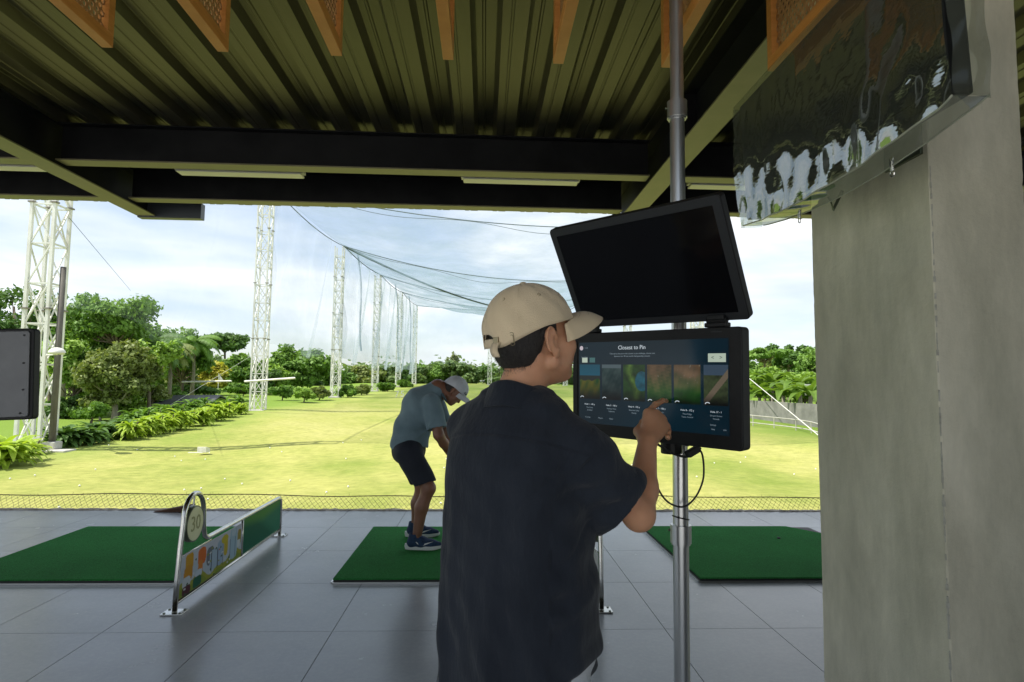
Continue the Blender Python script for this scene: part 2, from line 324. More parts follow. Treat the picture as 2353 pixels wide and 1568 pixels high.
# ---------------------------------------------------------------- rattan baffle panels
m_wood = mat('orange_wood', (.50,.20,.04), .45, col2=(.62,.28,.07), vs=6, stretch=(1,1,8), rvar=.06)
m_rat = mat('rattan_weave', (.35,.17,.06), .7, col2=(.50,.28,.11), vs=30)
def baffle(X_, lb, y1=2.42, zb=2.72):
    r_ = empty('rattan_baffle', (X_, y1, zb), lb, 'ceiling baffle', 'wood framed rattan baffles hanging under the deck')
    y0, zt = 1.45, 3.28; w = .022
    f = MB(); f.box((-w, y0-y1, 0), (w, 0, .05)); f.build('bottom_rail', m_wood, r_, bevel=.002)
    f = MB(); f.box((-w, -.04, .0505), (w, 0, zt-zb-.0505)); f.build('end_stile', m_wood, r_, bevel=.002)
    f = MB(); f.box((-w, y0-y1, zt-zb-.05), (w, 0, zt-zb)); f.build('top_rail', m_wood, r_, bevel=.002)
    f = MB(); f.box((-w, y0-y1, .0505), (w, y0-y1+.04, zt-zb-.0505)); f.build('end_stile', m_wood, r_, bevel=.002)
    # cane weave: octagonal holes -> hexagonal lattice of strips, real gaps
    f = MB(); p = .029; L = y1-y0-.08; Hh = zt-zb-.10; hr = .0092
    ny, nz = int(min(L, 1.2)/p), int(Hh/(p*.87))
    for a in range(ny):
        for c in range(nz):
            yy = -.04-(a+.5+.5*(c % 2))*p; zz = .05+(c+.5)*p*.87
            if yy-p/2 < -.04-min(L,1.2): continue
            o = []; n6 = 6
            outer = [(yy+p*.578*cos(pi/2+2*pi*q/6), zz+p*.578*sin(pi/2+2*pi*q/6)) for q in range(6)]
            inner = [(yy+hr*cos(pi/2+2*pi*q/6), zz+hr*1.1*sin(pi/2+2*pi*q/6)) for q in range(6)]
            for sx_ in (.0025,):
                vs = [(sx_, *q) for q in outer]+[(sx_, *q) for q in inner]
                f.add(vs, [(q, (q+1)%6, 6+(q+1)%6, 6+q) for q in range(6)])
    o = f.build('cane_weave', m_rat, r_); sm = o.modifiers.new('s', 'SOLIDIFY'); sm.thickness = .004; sm.offset = 0
    for q in (-.2, -.75): f = MB(); f.tube([(0, q, zt-zb), (0, q, DZ_-zb)], .006); f.build('hanger_rod', m_beam, r_)
    return r_
bx = [D(x_, y_, 2.42) for x_, y_ in ((247, 113), (497, 119), (755, 127), (1019, 138), (1279, 147), (1531, 157), (1778, 163))]
pit_b = (bx[5][0]-bx[0][0])/5; nmz = ['leftmost', 'second from the left', 'third from the left', 'fourth from the left', 'fifth from the left, left of the silver pole', 'sixth from the left, partly behind the silver pole', 'behind the covered screen', 'right of the column top', ]
b0 = None; zb = float(np.mean([p[2] for p in bx[:5]]))
for i in range(8):
    X_ = bx[0][0]+pit_b*i
    lb = 'orange wood baffle with rattan infill, ' + nmz[i]
    if b0 is None: b0 = baffle(X_, lb, zb=zb)
    else:
        c = copy_tree(b0); c.location.x = X_; c['label'] = lb
# dark partition piece seen past the column on the far right is left as open air

# added unseen wall behind the viewer on the right, placed to shade the column front
m_shade = mat('shade_wall_dark', (.07,.06,.045), .9, col2=(.11,.095,.07), vs=2)
f = MB(); f.box((1.35, -1.15, 0), (9, -.95, DZ_-.003)); tag(f.build('shade_wall', m_shade), 'added unseen dark wall behind the viewer on the right', 'wall')
# ================================================================ BAY FURNITURE
m_turf, t, b = nt('green_turf')
n = noise(t, 1.2, 4); r = ramp(t, n.outputs[0], [(.3, (.03,.215,.05)), (.7, (.04,.28,.065))]); n2 = noise(t, 160, 3, .8); r2 = ramp(t, n2.outputs[0], [(.35, (.40,.45,.40)), (.7, (1.55,1.5,1.4))])
mu = N(t, 'ShaderNodeMixRGB', blend_type='MULTIPLY'); mu.inputs[0].default_value = 1; t.links.new(r.outputs[0], mu.inputs[1]); t.links.new(r2.outputs[0], mu.inputs[2]); t.links.new(mu.outputs[0], b.inputs['Base Color'])
b.inputs['Roughness'].default_value = .9; b.inputs['Specular IOR Level'].default_value = .1
bn = noise(t, 220, 2, .8); bp = N(t, 'ShaderNodeBump'); bp.inputs['Strength'].default_value = 1; bp.inputs['Distance'].default_value = .008; t.links.new(bn.outputs[0], bp.inputs['Height']); t.links.new(bp.outputs[0], b.inputs['Normal'])
m_rub = mat('black_rubber', (.02,.02,.02), .6); m_alu = mat('aluminium_edge', (.6,.6,.58), .3, metal=1)
def hit_mat(x0, x1, y0, y1, lb, cut=0, tee=None):
    r_ = empty('hitting_mat', ((x0+x1)/2, (y0+y1)/2, 0), lb, 'golf mat', 'green hitting mats on the tiled floor')
    f = MB(); f.box((x0+.004, y0+.004, .0), (x1-.004, y1-.004, .022)); keep(f.build('rubber_base', m_rub), r_)
    f = MB(); h = .034
    poly = [(x0, y0), (x1, y0), (x1, y1-cut), (x1-cut*.7, y1), (x0, y1)] if cut else [(x0, y0), (x1, y0), (x1, y1), (x0, y1)]
    f.prism(poly, (1,0,0), (0,1,0), (0,0,h-.0225), (0,0,.0225)); keep(f.build('turf', m_turf, bevel=.004), r_)
    f = MB(); f.bar((x0, y0-.008, .006), (x1, y0-.008, .006), .012, .010); keep(f.build('edge_strip', m_alu), r_)
    f = MB(); f.bar((x0-.008, y0, .006), (x0-.008, y1, .006), .012, .010); keep(f.build('edge_strip', m_alu), r_)
    # short fibres standing along the near edge
    if tee is not None:
        f = MB(); f.tube([(*tee, h-.002), (*tee, h+.012)], [.016, .013], 14); keep(f.build('tee_hole_ring', m_rub), r_)
hit_mat(-3.80, -2.05, 4.49, 6.09, 'large green mat left of the hooped divider')
hit_mat(-1.07, .55, 4.49, 6.09, 'green mat the bent golfer stands on')
hit_mat(1.62, 3.34, 4.49, 6.12, 'green mat right of the silver pole, cut corner by the column', cut=.34, tee=(2.78, 5.62))

m_chr = mat('brushed_stainless', (.62,.61,.58), .22, metal=1, rvar=.04, col2=(.5,.5,.47), vs=8)
m_sp = vcol_mat('printed_panel', .6); m_sp.node_tree.nodes['Principled BSDF'].inputs['Specular IOR Level'].default_value = .15
m_dk = mat('dark_rim', (.10,.12,.08), .3, metal=.6)
m_disc = mat('cream_disc', (.62,.62,.36), .35, col2=(.70,.70,.45), vs=8)
m_num = mat('olive_numeral', (.30,.31,.13), .4)
def divider(X_, lb, num=True):
    r_ = empty('bay_divider', (X_, 3.94, 0), lb, 'bay divider', 'stainless dividers between the bays')
    y = lambda v: v-3.94
    # one continuous bent tube: near foot, hoop, dip, sloping top rail, far foot
    pts = [(0, 0, .012), (0, .012, .2), (0, .03, .38), (0, .055, .52)]
    for a in np.linspace(pi, 0.05, 11): pts.append((0, .19+.135*cos(a)+.005, .565+.135*sin(a)))
    pts += [(0, .335, .50), (0, .345, .43), (0, .365, .385), (0, .40, .362), (0, .45, .36), (0, .55, .36), (0, 1.2, .36), (0, 1.84, .36), (0, 1.895, .353), (0, 1.915, .33), (0, 1.92, .28), (0, 1.92, .012)]
    f = MB(); f.tube(pts, .0165, 12); o = f.build('tube_frame', m_chr, r_, smooth=True)
    f = MB(); f.tube([(0, .014, .055), (0, 1.92, .055)], .012, 10); f.build('bottom_rail', m_chr, r_, smooth=True)
    f = MB(); f.tube([(0, 1.02, .055), (0, 1.02, .36)], .010, 10); f.build('mid_post', m_chr, r_, smooth=True)
    f = MB(); f.tube([(0, .03, .33), (0, .47, .33)], .005, 8); f.build('panel_rail', m_chr, r_, smooth=True)
    for yy in (0, 1.92):
        f = MB(); f.box((-.065, yy-.05, 0.001), (.065, yy+.05, .009)); o = f.build('foot_plate', m_chr, r_, bevel=.002)
        for sx_ in (-1, 1):
            for sy_ in (-1, 1):
                f = MB(); f.tube([(sx_*.047, yy+sy_*.034, .009), (sx_*.047, yy+sy_*.034, .014)], .008, 6); f.build('bolt', m_dk, o)
    # pictures: left half a cheerful cartoonish scene of people's legs and clubs, right half deep green
    nu, nv = 150, 50
    f = MB(); U, V = np.meshgrid(np.linspace(.03, 1.005, nu), np.linspace(.07, .322, nv), indexing='ij')
    P = np.stack([np.full_like(U, .004), U, V], -1); f.grid(P, flip=True)
    o = f.build('picture_panel', m_sp, r_); PAL = .78; u = (U.ravel()-.03)/.975; v = (V.ravel()-.07)/.252
    c = np.zeros((len(u), 3)); c[:] = (.52,.60,.66); c[v > .7] = (.60,.64,.70)
    hill = .25+.1*np.sin(u*9)+.08*np.sin(u*23+1); c[v < hill] = (.36,.38,.05); c[(v < hill-.12)] = (.25,.33,.04)
    def blob(cx_, cy_, rx, ry, col, pw=2):
        w = (np.abs((u-cx_)/rx)**pw+np.abs((v-cy_)/ry)**pw) < 1; c[w] = col
    blob(.13, .78, .055, .22, (.66,.36,.03), 4); blob(.12, .50, .06, .20, (.62,.30,.03), 3); blob(.10, .30, .055, .14, (.62,.68,.70), 3); blob(.10, .10, .055, .11, (.10,.03,.04), 5)
    blob(.31, .74, .06, .22, (.72,.17,.03), 4); blob(.29, .45, .035, .2, (.70,.25,.04), 3); blob(.27, .33, .05, .10, (.60,.68,.75), 3); blob(.25, .14, .06, .13, (.02,.14,.08), 5)
    blob(.44, .60, .06, .25, (.17,.19,.22), 3); blob(.50, .45, .07, .28, (.42,.55,.66), 3); blob(.60, .52, .05, .34, (.36,.48,.62), 4); blob(.70, .62, .035, .28, (.60,.46,.04), 3); blob(.68, .83, .06, .12, (.62,.52,.04), 2)
    blob(.84, .55, .07, .45, (.40,.56,.66), 4); blob(.84, .88, .04, .12, (.52,.64,.72), 2); blob(.95, .62, .035, .25, (.36,.30,.06), 3); blob(.94, .45, .03, .12, (.66,.72,.72), 3)
    for q in (.46, .56, .65, .78, .87): blob(q, .42, .004, .30, (.06,.08,.10), 6)
    for q in range(26): blob(random.random()*.95+.02, random.random()*.8, .012, .03, random.choice([(.05,.12,.06), (.7,.74,.74), (.5,.16,.03), (.30,.35,.05)]))
    paint(o, c*PAL)
    f = MB(); f.box((-.004, .03, .07), (.003, 1.005, .322)); f.build('backing_board', mat('panel_back', (.5,.5,.48), .5), r_)
    f = MB(); U, V = np.meshgrid(np.linspace(1.035, 1.905, 60), np.linspace(.07, .345, 20), indexing='ij'); P = np.stack([np.full_like(U, .004), U, V], -1); f.grid(P, flip=True)
    o = f.build('green_panel', m_sp, r_); u = (U.ravel()-1.035)/.87; v = (V.ravel()-.07)/.275
    s_ = np.clip((u*1.6+v-1.2)*3, 0, 1)[:, None]; s2 = np.clip((v-.55-.35*np.abs(u-.5))*4, 0, 1)[:, None]
    c = (1-s_)*np.array([.003,.11,.055])+s_*np.array([.02,.17,.09]); c = (1-s2)*c+s2*np.array([.07,.24,.05]); paint(o, c)
    f = MB(); f.box((-.004, 1.035, .07), (.003, 1.905, .345)); f.build('backing_board', m_dk, r_)
    # round number disc hanging in the hoop
    dz = .505; dy = .185
    f = MB(); f.tube([(.0, dy, dz), (.0185, dy, dz)], .108, 40); d_ = f.build('number_disc', m_disc, r_, bevel=.003)
    f = MB(); f.tube([(-.020, dy, dz), (.0160, dy, dz)], .117, 44); auto(f.build('disc_rim', m_dk, d_, bevel=.003))
    f = MB(); f.tube([(0, dy, dz+.115), (0, dy, .688)], .006, 8); f.build('hanger', m_chr, d_)
    if num:
        for sgn in (1,):
            M4 = Matrix.Translation((.019, dy, dz)) @ Matrix(((0,0,1,0),(1,0,0,0),(0,1,0,0),(0,0,0,1)))
            text_mesh('30', .14, m_num, d_, 'numeral', M4, .0012)
    return r_
d0 = divider(-1.905, 'stainless bay divider with hooped end and round disc reading 30')
d1 = copy_tree(d0); d1.location.x = .775; d1['label'] = 'stainless bay divider mostly hidden behind the man in the navy shirt'
for ch in list(d1.children_recursive):
    if ch.name.startswith('numeral'): bpy.data.objects.remove(ch)

# low wire net along the outer edge of the floor
m_wire = mat('rusty_wire', (.10,.07,.04), .8, col2=(.2,.17,.12), vs=25)
nr = empty('wire_edge_net', (-2.5, 7.12, 0), 'low sagging chain link net running along the outer floor edge', 'wire net')
f = MB(); random.seed(5); p = .062; nC = int(21.5/p)
def nz_(x, k): return .012+.028*k*1.0+.006*sin(x*1.7)
tops = []
for i in range(nC):
    x0 = -13.0+i*p
    for s_ in (-1, 1):
        pts = []
        for k in range(6):
            xx_ = x0+(p/2 if (k+ (s_ > 0)) % 2 else 0)*1.0 if False else x0+s_*k*p/2
            pts.append((xx_+random.uniform(-.004,.004), 7.10+.030*k+random.uniform(-.004,.004), .002+.024*k+.01*sin(xx_*1.3)+.006*sin(xx_*4.1)*k/5))
        f.tube(pts, .0019, 3, cap=False)
keep(f.build('mesh_wire', m_wire), nr)
f = MB(); pts = [(x, 7.252+.006*sin(x*5), .124+.01*sin(x*1.3)+.006*sin(x*4.1)) for x in np.linspace(-13, 8.4, 260)]; f.tube(pts, .0055, 5); keep(f.build('top_rope', m_wire), nr)
f = MB()
for i in range(330):
    x = -13+21.4*random.random(); z = .124+.01*sin(x*1.3)+.006*sin(x*4.1); a = random.uniform(0, pi); L = random.uniform(.012, .035)
    f.tube([(x, 7.252, z), (x+L*cos(a), 7.252+.01*random.uniform(-1,1), z+L*sin(a)*random.choice([1,-.6]))], .0018, 3)
keep(f.build('wire_ties', m_wire), nr)
# brown wedge at the floor edge behind the hoop
m_br = mat('brown_wedge', (.075,.035,.02), .8, col2=(.11,.05,.03), vs=9)
f = MB(); f.prism([(0,0), (.40,0), (.42,.075), (.36,.07)], (1,0,0), (0,0,1), (0,.10,0), (-3.62, 6.88, .003)); tag(f.build('edge_wedge', m_br, bevel=.004), 'dark brown wedge shape at the floor edge behind the hoop', 'board')

# ================================================================ ON THE RANGE
m_wht = mat('white_paint', (.78,.77,.72), .5, col2=(.66,.65,.58), vs=6)
def sign75():
    p_ = DX(918, 926, -9.6); p_ = D(918, 926, 62.); z = float(gz(0, 62.))
    r_ = empty('distance_sign', (float(p_[0]), 62., z), 'white freestanding distance numerals reading 75 far out on the grass', 'distance sign')
    for s_, dx in (('7', -.27), ('5', .27)):
        M4 = Matrix.Translation((dx, 0, .36)) @ Matrix.Rotation(pi/2, 4, 'X'); o = text_mesh(s_, .86, m_wht, r_, 'numeral', M4, .05)
    f = MB(); f.box((-.5, -.12, -.05), (.5, .12, .05)); f.build('base_bar', m_wht, r_)
sign75()
p_ = D(468, 1036, 17.6); z = float(gz(p_[0], 17.6)); k_ = D(468, 1038, 17.6)
def at_ground(px, py):
    d = CR @ np.array([(px-PW/2)/PF, -(py-PH/2)/PF, -1]); tt = 5.
    for _ in range(4000):
        q = CC+d*tt/d[1]
        if q[2] <= gz(q[0], q[1]): break
        tt *= 1.002
    return q
q = at_ground(468, 1038)
r_ = empty('target_box', tuple(q), 'small white box with slanted face on the near fairway', 'box')
f = MB(); f.prism([(-.14, -.02), (.14, -.02), (.14, .10), (-.14, .17)], (0,1,0), (0,0,1), (.30,0,0), (-.15,0,0)); f.build('box_body', m_wht, r_, bevel=.01)
f = MB(); f.box((-.35, -.35, -.01), (.1, -.28, .008)); f.build('ground_tray', m_wht, r_)
# golf balls
m_ball = mat('golf_ball_white', (.85,.85,.80), .4)
f = MB(); n_ = 8
ri = []
for i in range(6):
    a = -pi/2+pi*(i+.0)/5; ri.append([(.0215*cos(a)*cos(2*pi*j/n_), .0215*cos(a)*sin(2*pi*j/n_), .0215*sin(a)+.0215) for j in range(n_+1)])
f.grid(np.array(ri)); ball0 = f.build('golf_ball', m_ball, smooth=True); random.seed(21)
tag(ball0, 'white golf ball lying loose on the sunlit fairway grass', 'golf ball', 'golf balls scattered on the fairway')
first = True
for i in range(95):
    y_ = 8.2+random.random()**1.5*16; x_ = (random.random()-.5)*1.75*y_*.9-.5
    if abs(x_) > 13.5: continue
    o = ball0 if first else ball0.copy()
    if not first: C.objects.link(o)
    first = False
    o.location = (x_, y_, float(gz(x_, y_))+.10*sin(x_*.31+y_*.07)*sin(y_*.11)*(y_ > 12)+.05*sin(x_*.9+1)*sin(y_*.35)*(y_ > 9))
# towers ---------------------------------------------------------------
m_tow = mat('tower_white_paint', (.80,.80,.76), .5, col2=(.62,.61,.55), vs=1.2)
m_pl = mat('splice_plate', (.22,.20,.17), .7)
m_cc = mat('footing_concrete', (.42,.41,.37), .9, col2=(.55,.53,.48), vs=5)
def tower(x, y, H, w, lb, z0=None, leg=.105, br=.06, bay=1.05, rz=0.0):
    z0 = float(gz(x, y)) if z0 is None else z0
    r_ = empty('lattice_tower', (x, y, z0), lb, 'net tower', 'white lattice towers holding the range nets', rz)
    cs = [(-w/2,-w/2), (w/2,-w/2), (w/2,w/2), (-w/2,w/2)]
    for a in cs:
        f = MB(); f.bar((a[0], a[1], .12), (a[0], a[1], H), leg); f.build('leg', m_tow, r_)
    n = int(H/bay); f = MB(); g_ = MB()
    for k in range(n+1):
        z = .15+k*bay
        if z > H: break
        for i in range(4):
            a, b_ = cs[i], cs[(i+1) % 4]
            dv = np.array([b_[0]-a[0], b_[1]-a[1]]); dv /= np.linalg.norm(dv); sh_ = leg/2+.001
            a2 = (a[0]+dv[0]*sh_, a[1]+dv[1]*sh_); b2 = (b_[0]-dv[0]*sh_, b_[1]-dv[1]*sh_)
            f.bar((*a2, z), (*b2, z), br)
            if z+bay <= H:
                ofs = np.array([dv[1], -dv[0]])*.012
                g_.bar((a2[0]+ofs[0], a2[1]+ofs[1], z+.05), (b2[0]+ofs[0], b2[1]+ofs[1], z+bay-.05), br*.8)
                if (k % 3 != 1) or z < 4: g_.bar((b2[0]-ofs[0], b2[1]-ofs[1], z+.05), (a2[0]-ofs[0], a2[1]-ofs[1], z+bay-.05), br*.8)
    o_ = len(f.v); f.v += g_.v; f.f += [tuple(i+o_ for i in q) for q in g_.f]; f.m += g_.m; f.build('lattice_bracing', m_tow, r_)
    f = MB(); 
    for z in np.arange(4.7, H, 3.6):
        for a in cs: f.box((a[0]-leg*.95, a[1]-leg*.95, z-.025), (a[0]+leg*.95, a[1]+leg*.95, z+.025))
    f.build('splice_flanges', m_pl, r_)
    f = MB(); f.box((-w*.72, -w*.72, -.3), (w*.72, w*.72, .12)); f.build('footing', m_cc, r_, bevel=.02)
    return r_
TL = []; TW = .74
ordn = ['nearest tower at the far left, with a dark pole beside its leg', 'second tower of the left row, thin pipe crossing its foot', 'third tower of the left row, thick cable leaving its top', 'fourth tower of the left row', 'fifth tower of the left row', 'farthest tower of the left row, at the corner of the nets']
tops_px = [None, None, (795, 566), (876, 632), (926, 672), (966, 703)]
for i, (px, py) in enumerate(((80, 1040), (592, 948), (770, 915), (861, 902), (914, 890), (951, 883))):
    d = CR @ np.array([(px-PW/2)/PF, -(py-PH/2)/PF, -1]); q = CC+d*(-14.5/d[0])
    if i == 0: q = CC+d*(-14.9/d[0])
    zt = (14.3 if tops_px[i] is None else float(D(*tops_px[i], q[1])[2]))
    q = np.array([q[0], q[1], float(gz(q[0], q[1]))])
    tower(q[0], q[1], zt-q[2]-.1, TW, 'white lattice ' + ordn[i], leg=(.10, .085)[i] if i < 2 else .10, br=(.05, .045)[i] if i < 2 else .06, bay=1.35 if i < 1 else 1.15)
    TL.append((q[0]+.40, q[1], zt))
TR = []
for i, (px, Y_) in enumerate(((2090, 23), (1602, 46), (1442, 69), (1352, 94), (1299, 122))):
    x_ = float(D(px, 850, Y_)[0]); zt = [14.3, 14.3, 14.3, 15.4, 16.6][i]
    tower(x_, Y_, zt-float(gz(0, Y_))-.1, TW, ['white lattice tower of the right row hidden behind the concrete column', 'white lattice tower showing in the gap right of the silver pole', 'white lattice tower showing in the gap between the two screens left of the pole', 'white lattice tower of the right row hidden by the lower screen', 'white lattice tower standing between the face of the capped man and the lower screen'][i], leg=.10, br=.06)
    TR.append((x_-.4, Y_, zt))
xm = float(D(1125, 880, 122)[0]); tower(xm, 122, 15, TW, 'white lattice tower at the middle of the far end, left of the capped man', leg=.11, br=.065); TM = (xm, 121.4, 16.4)
# dark pole, lamp and anchor block beside the nearest tower
q = at_ground(118, 1036)
f = MB(); f.tube([(q[0], q[1], q[2]-.1), tuple(D(146, 614, q[1]-.1))], [.10, .085], 12); tag(f.build('dark_pole', mat('weathered_pole', (.09,.08,.07), .8, col2=(.14,.13,.11), vs=8, stretch=(1,1,.2)), smooth=True), 'slim dark weathered pole leaning beside the nearest tower', 'pole')
f = MB(); f.box((q[0]-.55, q[1]-.5, q[2]-.3), (q[0]+.75, q[1]+.1, q[2]+.06)); f.box((q[0]-.2, q[1]-.2, q[2]+.0605), (q[0]+.22, q[1]+.2, q[2]+.30)); tag(f.build('anchor_block', m_cc, bevel=.03), 'pale concrete anchor block at the foot of the dark pole', 'concrete block')
p_ = D(131, 811, q[1]-.7)
r_ = empty('flood_lamp', tuple(p_), 'small white domed lamp fixed to the nearest tower', 'lamp')
f = MB(); f.grid(np.array([[(.24*cos(a)*cos(e), .24*sin(a)*cos(e), .17*sin(e)) for a in np.linspace(0, 2*pi, 17)] for e in np.linspace(0, pi/2*.98, 7)])); f.build('lamp_dome', m_wht, r_, smooth=True)
f = MB(); f.tube([(0,0,-.05), (0,0,.02)], .21, 16); f.build('lamp_glass', m_disc, r_); f = MB(); f.bar((-.6, .4, -.05), (0, 0, -.05), .05); f.build('lamp_arm', m_tow, r_)
# thin horizontal pipes over the lawn, flag
def seg(name, a, b_, Ya, Yb, r, m, lb, cat, sag=0):
    A, B = D(*a, Ya), D(*b_, Yb); L = [A+(B-A)*s_ - np.array([0,0,sag*4*s_*(1-s_)]) for s_ in np.linspace(0, 1, 12 if sag else 2)]
    f = MB(); f.tube(L, r, 6); return tag(f.build(name, m), lb, cat)
seg('white_pipe', (418, 878), (532, 876), 44, 44, .07, m_wht, 'white horizontal pipe over the lawn in front of the yellow tree', 'pipe')
seg('white_pipe', (562, 877), (678, 869), 37.2, 37.2, .07, m_wht, 'white horizontal pipe crossing the foot of the second tower', 'pipe')
r_ = empty('small_flag', tuple(D(502, 876, 60)), 'small white triangular flag above the far lawn', 'flag')
f = MB(); f.tube([(0,0,-2.6), (0,0,.75)], .03, 6); f.build('flag_pole', m_wht, r_); f = MB(); f.prism([(0,.7), (.45,.1), (0,.1)], (1,0,0), (0,0,1), (0,.02,0)); f.build('flag_cloth', m_wht, r_)
# nets and ropes --------------------------------------------------------
def net_mat(name, col, a):
    m, t, b = nt(name); out = t.nodes['Material Output']; b.inputs['Base Color'].default_value = (*col, 1); b.inputs['Roughness'].default_value = .8
    tr = N(t, 'ShaderNodeBsdfTransparent'); mx = N(t, 'ShaderNodeMixShader'); tl_ = N(t, 'ShaderNodeBsdfTranslucent'); tl_.inputs[0].default_value = (*col, 1); m2 = N(t, 'ShaderNodeMixShader'); m2.inputs[0].default_value = .5
    t.links.new(b.outputs[0], m2.inputs[1]); t.links.new(tl_.outputs[0], m2.inputs[2])
    n = noise(t, .35, 4, .6); mr = N(t, 'ShaderNodeMapRange'); mr.inputs['From Min'].default_value = .3; mr.inputs['From Max'].default_value = .7; mr.inputs['To Min'].default_value = a*.5; mr.inputs['To Max'].default_value = a*1.4
    t.links.new(n.outputs[0], mr.inputs[0]); t.links.new(mr.outputs[0], mx.inputs[0]); t.links.new(tr.outputs[0], mx.inputs[1]); t.links.new(m2.outputs[0], mx.inputs[2]); t.links.new(mx.outputs[0], out.inputs[0]); return m
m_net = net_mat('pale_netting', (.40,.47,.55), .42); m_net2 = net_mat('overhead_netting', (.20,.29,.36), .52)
m_rope = mat('grey_rope', (.12,.15,.17), .8)
def cat_(A, B, sag, n=40):
    A, B = np.array(A, float), np.array(B, float); s_ = np.linspace(0, 1, n)[:, None]
    return A+(B-A)*s_ - np.array([0,0,1.])*sag*4*s_*(1-s_)
def rope(A, B, sag, r, lb, seedr=0):
    P_ = cat_(A, B, sag); f = MB(); f.tube(list(P_), r, 6); tag(f.build('net_rope', m_rope), lb, 'rope'); return P_
ords = ['nearest', 'second', 'third', 'fourth', 'fifth', 'farthest']
crossP = []
sags = [1.5, 1.2, 1.7, 1.8, 1.6, .4]; rr = [.03, .035, .045, .05, .06, .07]
RR = [TR[0], TR[1], TR[2], TR[3], (TR[4][0], 108, 16), TR[4]]
for i in range(6):
    crossP.append(rope(TL[i], RR[i], sags[i], rr[i], f'{ords[i]} sagging rope strung across the range under the net roof'))
for i in range(5): rope(TL[i], TL[i+1], .5 if i < 2 else .35, .05 if i > 1 else .035, f'edge rope between the {ords[i]} and {ords[i+1]} towers of the left row')
for i in range(4): rope(TR[i], TR[i+1], .4, .05, f'edge rope along the right row, {ords[i]} stretch')
rope(TL[2], TR[4], 2.4, .11, 'thick dark cable running from the third left tower top to the far end')
for i in range(5):             # roof sheets between cross ropes, scalloped
    A, B = crossP[i], crossP[i+1]; n2_ = 14; P_ = np.zeros((40, n2_, 3))
    for k in range(n2_):
        s_ = k/(n2_-1); P_[:, k] = A*(1-s_)+B*s_
        u_ = np.linspace(0, 1, 40); P_[:, k, 2] -= (.75+.3*np.sin(u_*9+i))*4*s_*(1-s_)*np.sin(pi*u_)**.35 + .25*np.abs(np.sin(u_*14+i))*4*s_*(1-s_)
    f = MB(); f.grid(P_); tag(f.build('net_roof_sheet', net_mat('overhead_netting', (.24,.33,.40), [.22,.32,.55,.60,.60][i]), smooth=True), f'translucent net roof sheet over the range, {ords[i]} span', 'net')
    # slack bunched hem where two sheets are laced together
    mid = P_[:, n2_//2]; 
for i in range(4):
    A = crossP[i+1]+np.array([0,-.3,0]); u_ = np.linspace(0, 1, 40); Bm = A.copy(); Bm[:, 2] -= .12+.55*np.abs(np.sin(u_*7.5+i*1.3))**2*np.sin(pi*u_)
    f = MB(); f.tube([p_ for p_ in Bm], .02, 5); tag(f.build('net_rope', m_rope), f'slack hem line drooping under the {ords[i+1]} cross rope', 'rope')
random.seed(4)
for i in range(5):             # side curtain between the towers of the left row
    A, B = np.array(TL[i]), np.array(TL[i+1]); nu, nv = 50, 24; P_ = np.zeros((nu, nv, 3))
    ph = random.random()*6
    for a in range(nu):
        s_ = a/(nu-1); top = A*(1-s_)+B*s_; top[2] -= .5*4*s_*(1-s_); 
        zb_ = 3.7+.35*sin(s_*9+ph)+(.0)
        for k in range(nv):
            w_ = k/(nv-1); z = top[2]*(1-w_)+zb_*w_
            P_[a, k] = (top[0]+(.55*sin(s_*11+w_*4+ph)*w_+.25*sin(s_*27+ph*2+w_*7))*(1 if 0 < a < nu-1 else .2), top[1]+.9*sin(w_*3.1)*sin(s_*pi*2+w_*3+ph)*.6, z)
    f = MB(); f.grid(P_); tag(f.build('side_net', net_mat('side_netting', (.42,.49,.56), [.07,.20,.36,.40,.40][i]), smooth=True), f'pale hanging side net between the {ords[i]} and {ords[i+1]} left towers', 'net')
    # gathered folds: thin doubled cloth hanging on a diagonal
    for j in range(0 if i < 2 else 1):
        s0 = random.uniform(.15, .5); s1 = s0+random.uniform(.2, .4); L = []
        for w_ in np.linspace(0, .9, 14):
            s_ = s0+(s1-s0)*w_; p0 = A*(1-s_)+B*s_; L.append((p0[0]+.35+.2*sin(w_*6), p0[1], p0[2]*(1-w_)+3.9*w_))
        f = MB(); P2 = np.array([[np.array(p_)+np.array([0, (.10+.22*((idx/14)))*e_, 0]) for e_ in (-1, -.4, .5, 1)] for idx, p_ in enumerate(L)]); P2[:, 1:3, 0] += .14
        f.grid(P2); tag(f.build('net_fold', m_net2, smooth=True), f'{"upper" if j == 0 else "lower"} gathered diagonal fold in the side net after the {ords[i]} left tower', 'net')
# end curtain
for (A, B, lb) in ((TL[5], TM, 'left half'), (TM, TR[4], 'right half')):
    A, B = np.array(A), np.array(B); P_ = np.zeros((40, 16, 3))
    for a in range(40):
        s_ = a/39; top = A*(1-s_)+B*s_; top[2] -= .6*4*s_*(1-s_)
        for k in range(16): w_ = k/15; P_[a, k] = (top[0], top[1]+.4*sin(s_*22+w_*3)*w_, top[2]*(1-w_)+5.6*w_)
    f = MB(); f.grid(P_); tag(f.build('end_net', net_mat('far_netting', (.45,.5,.55), .07), smooth=True), f'very pale net curtain across the far end, {lb}', 'net')
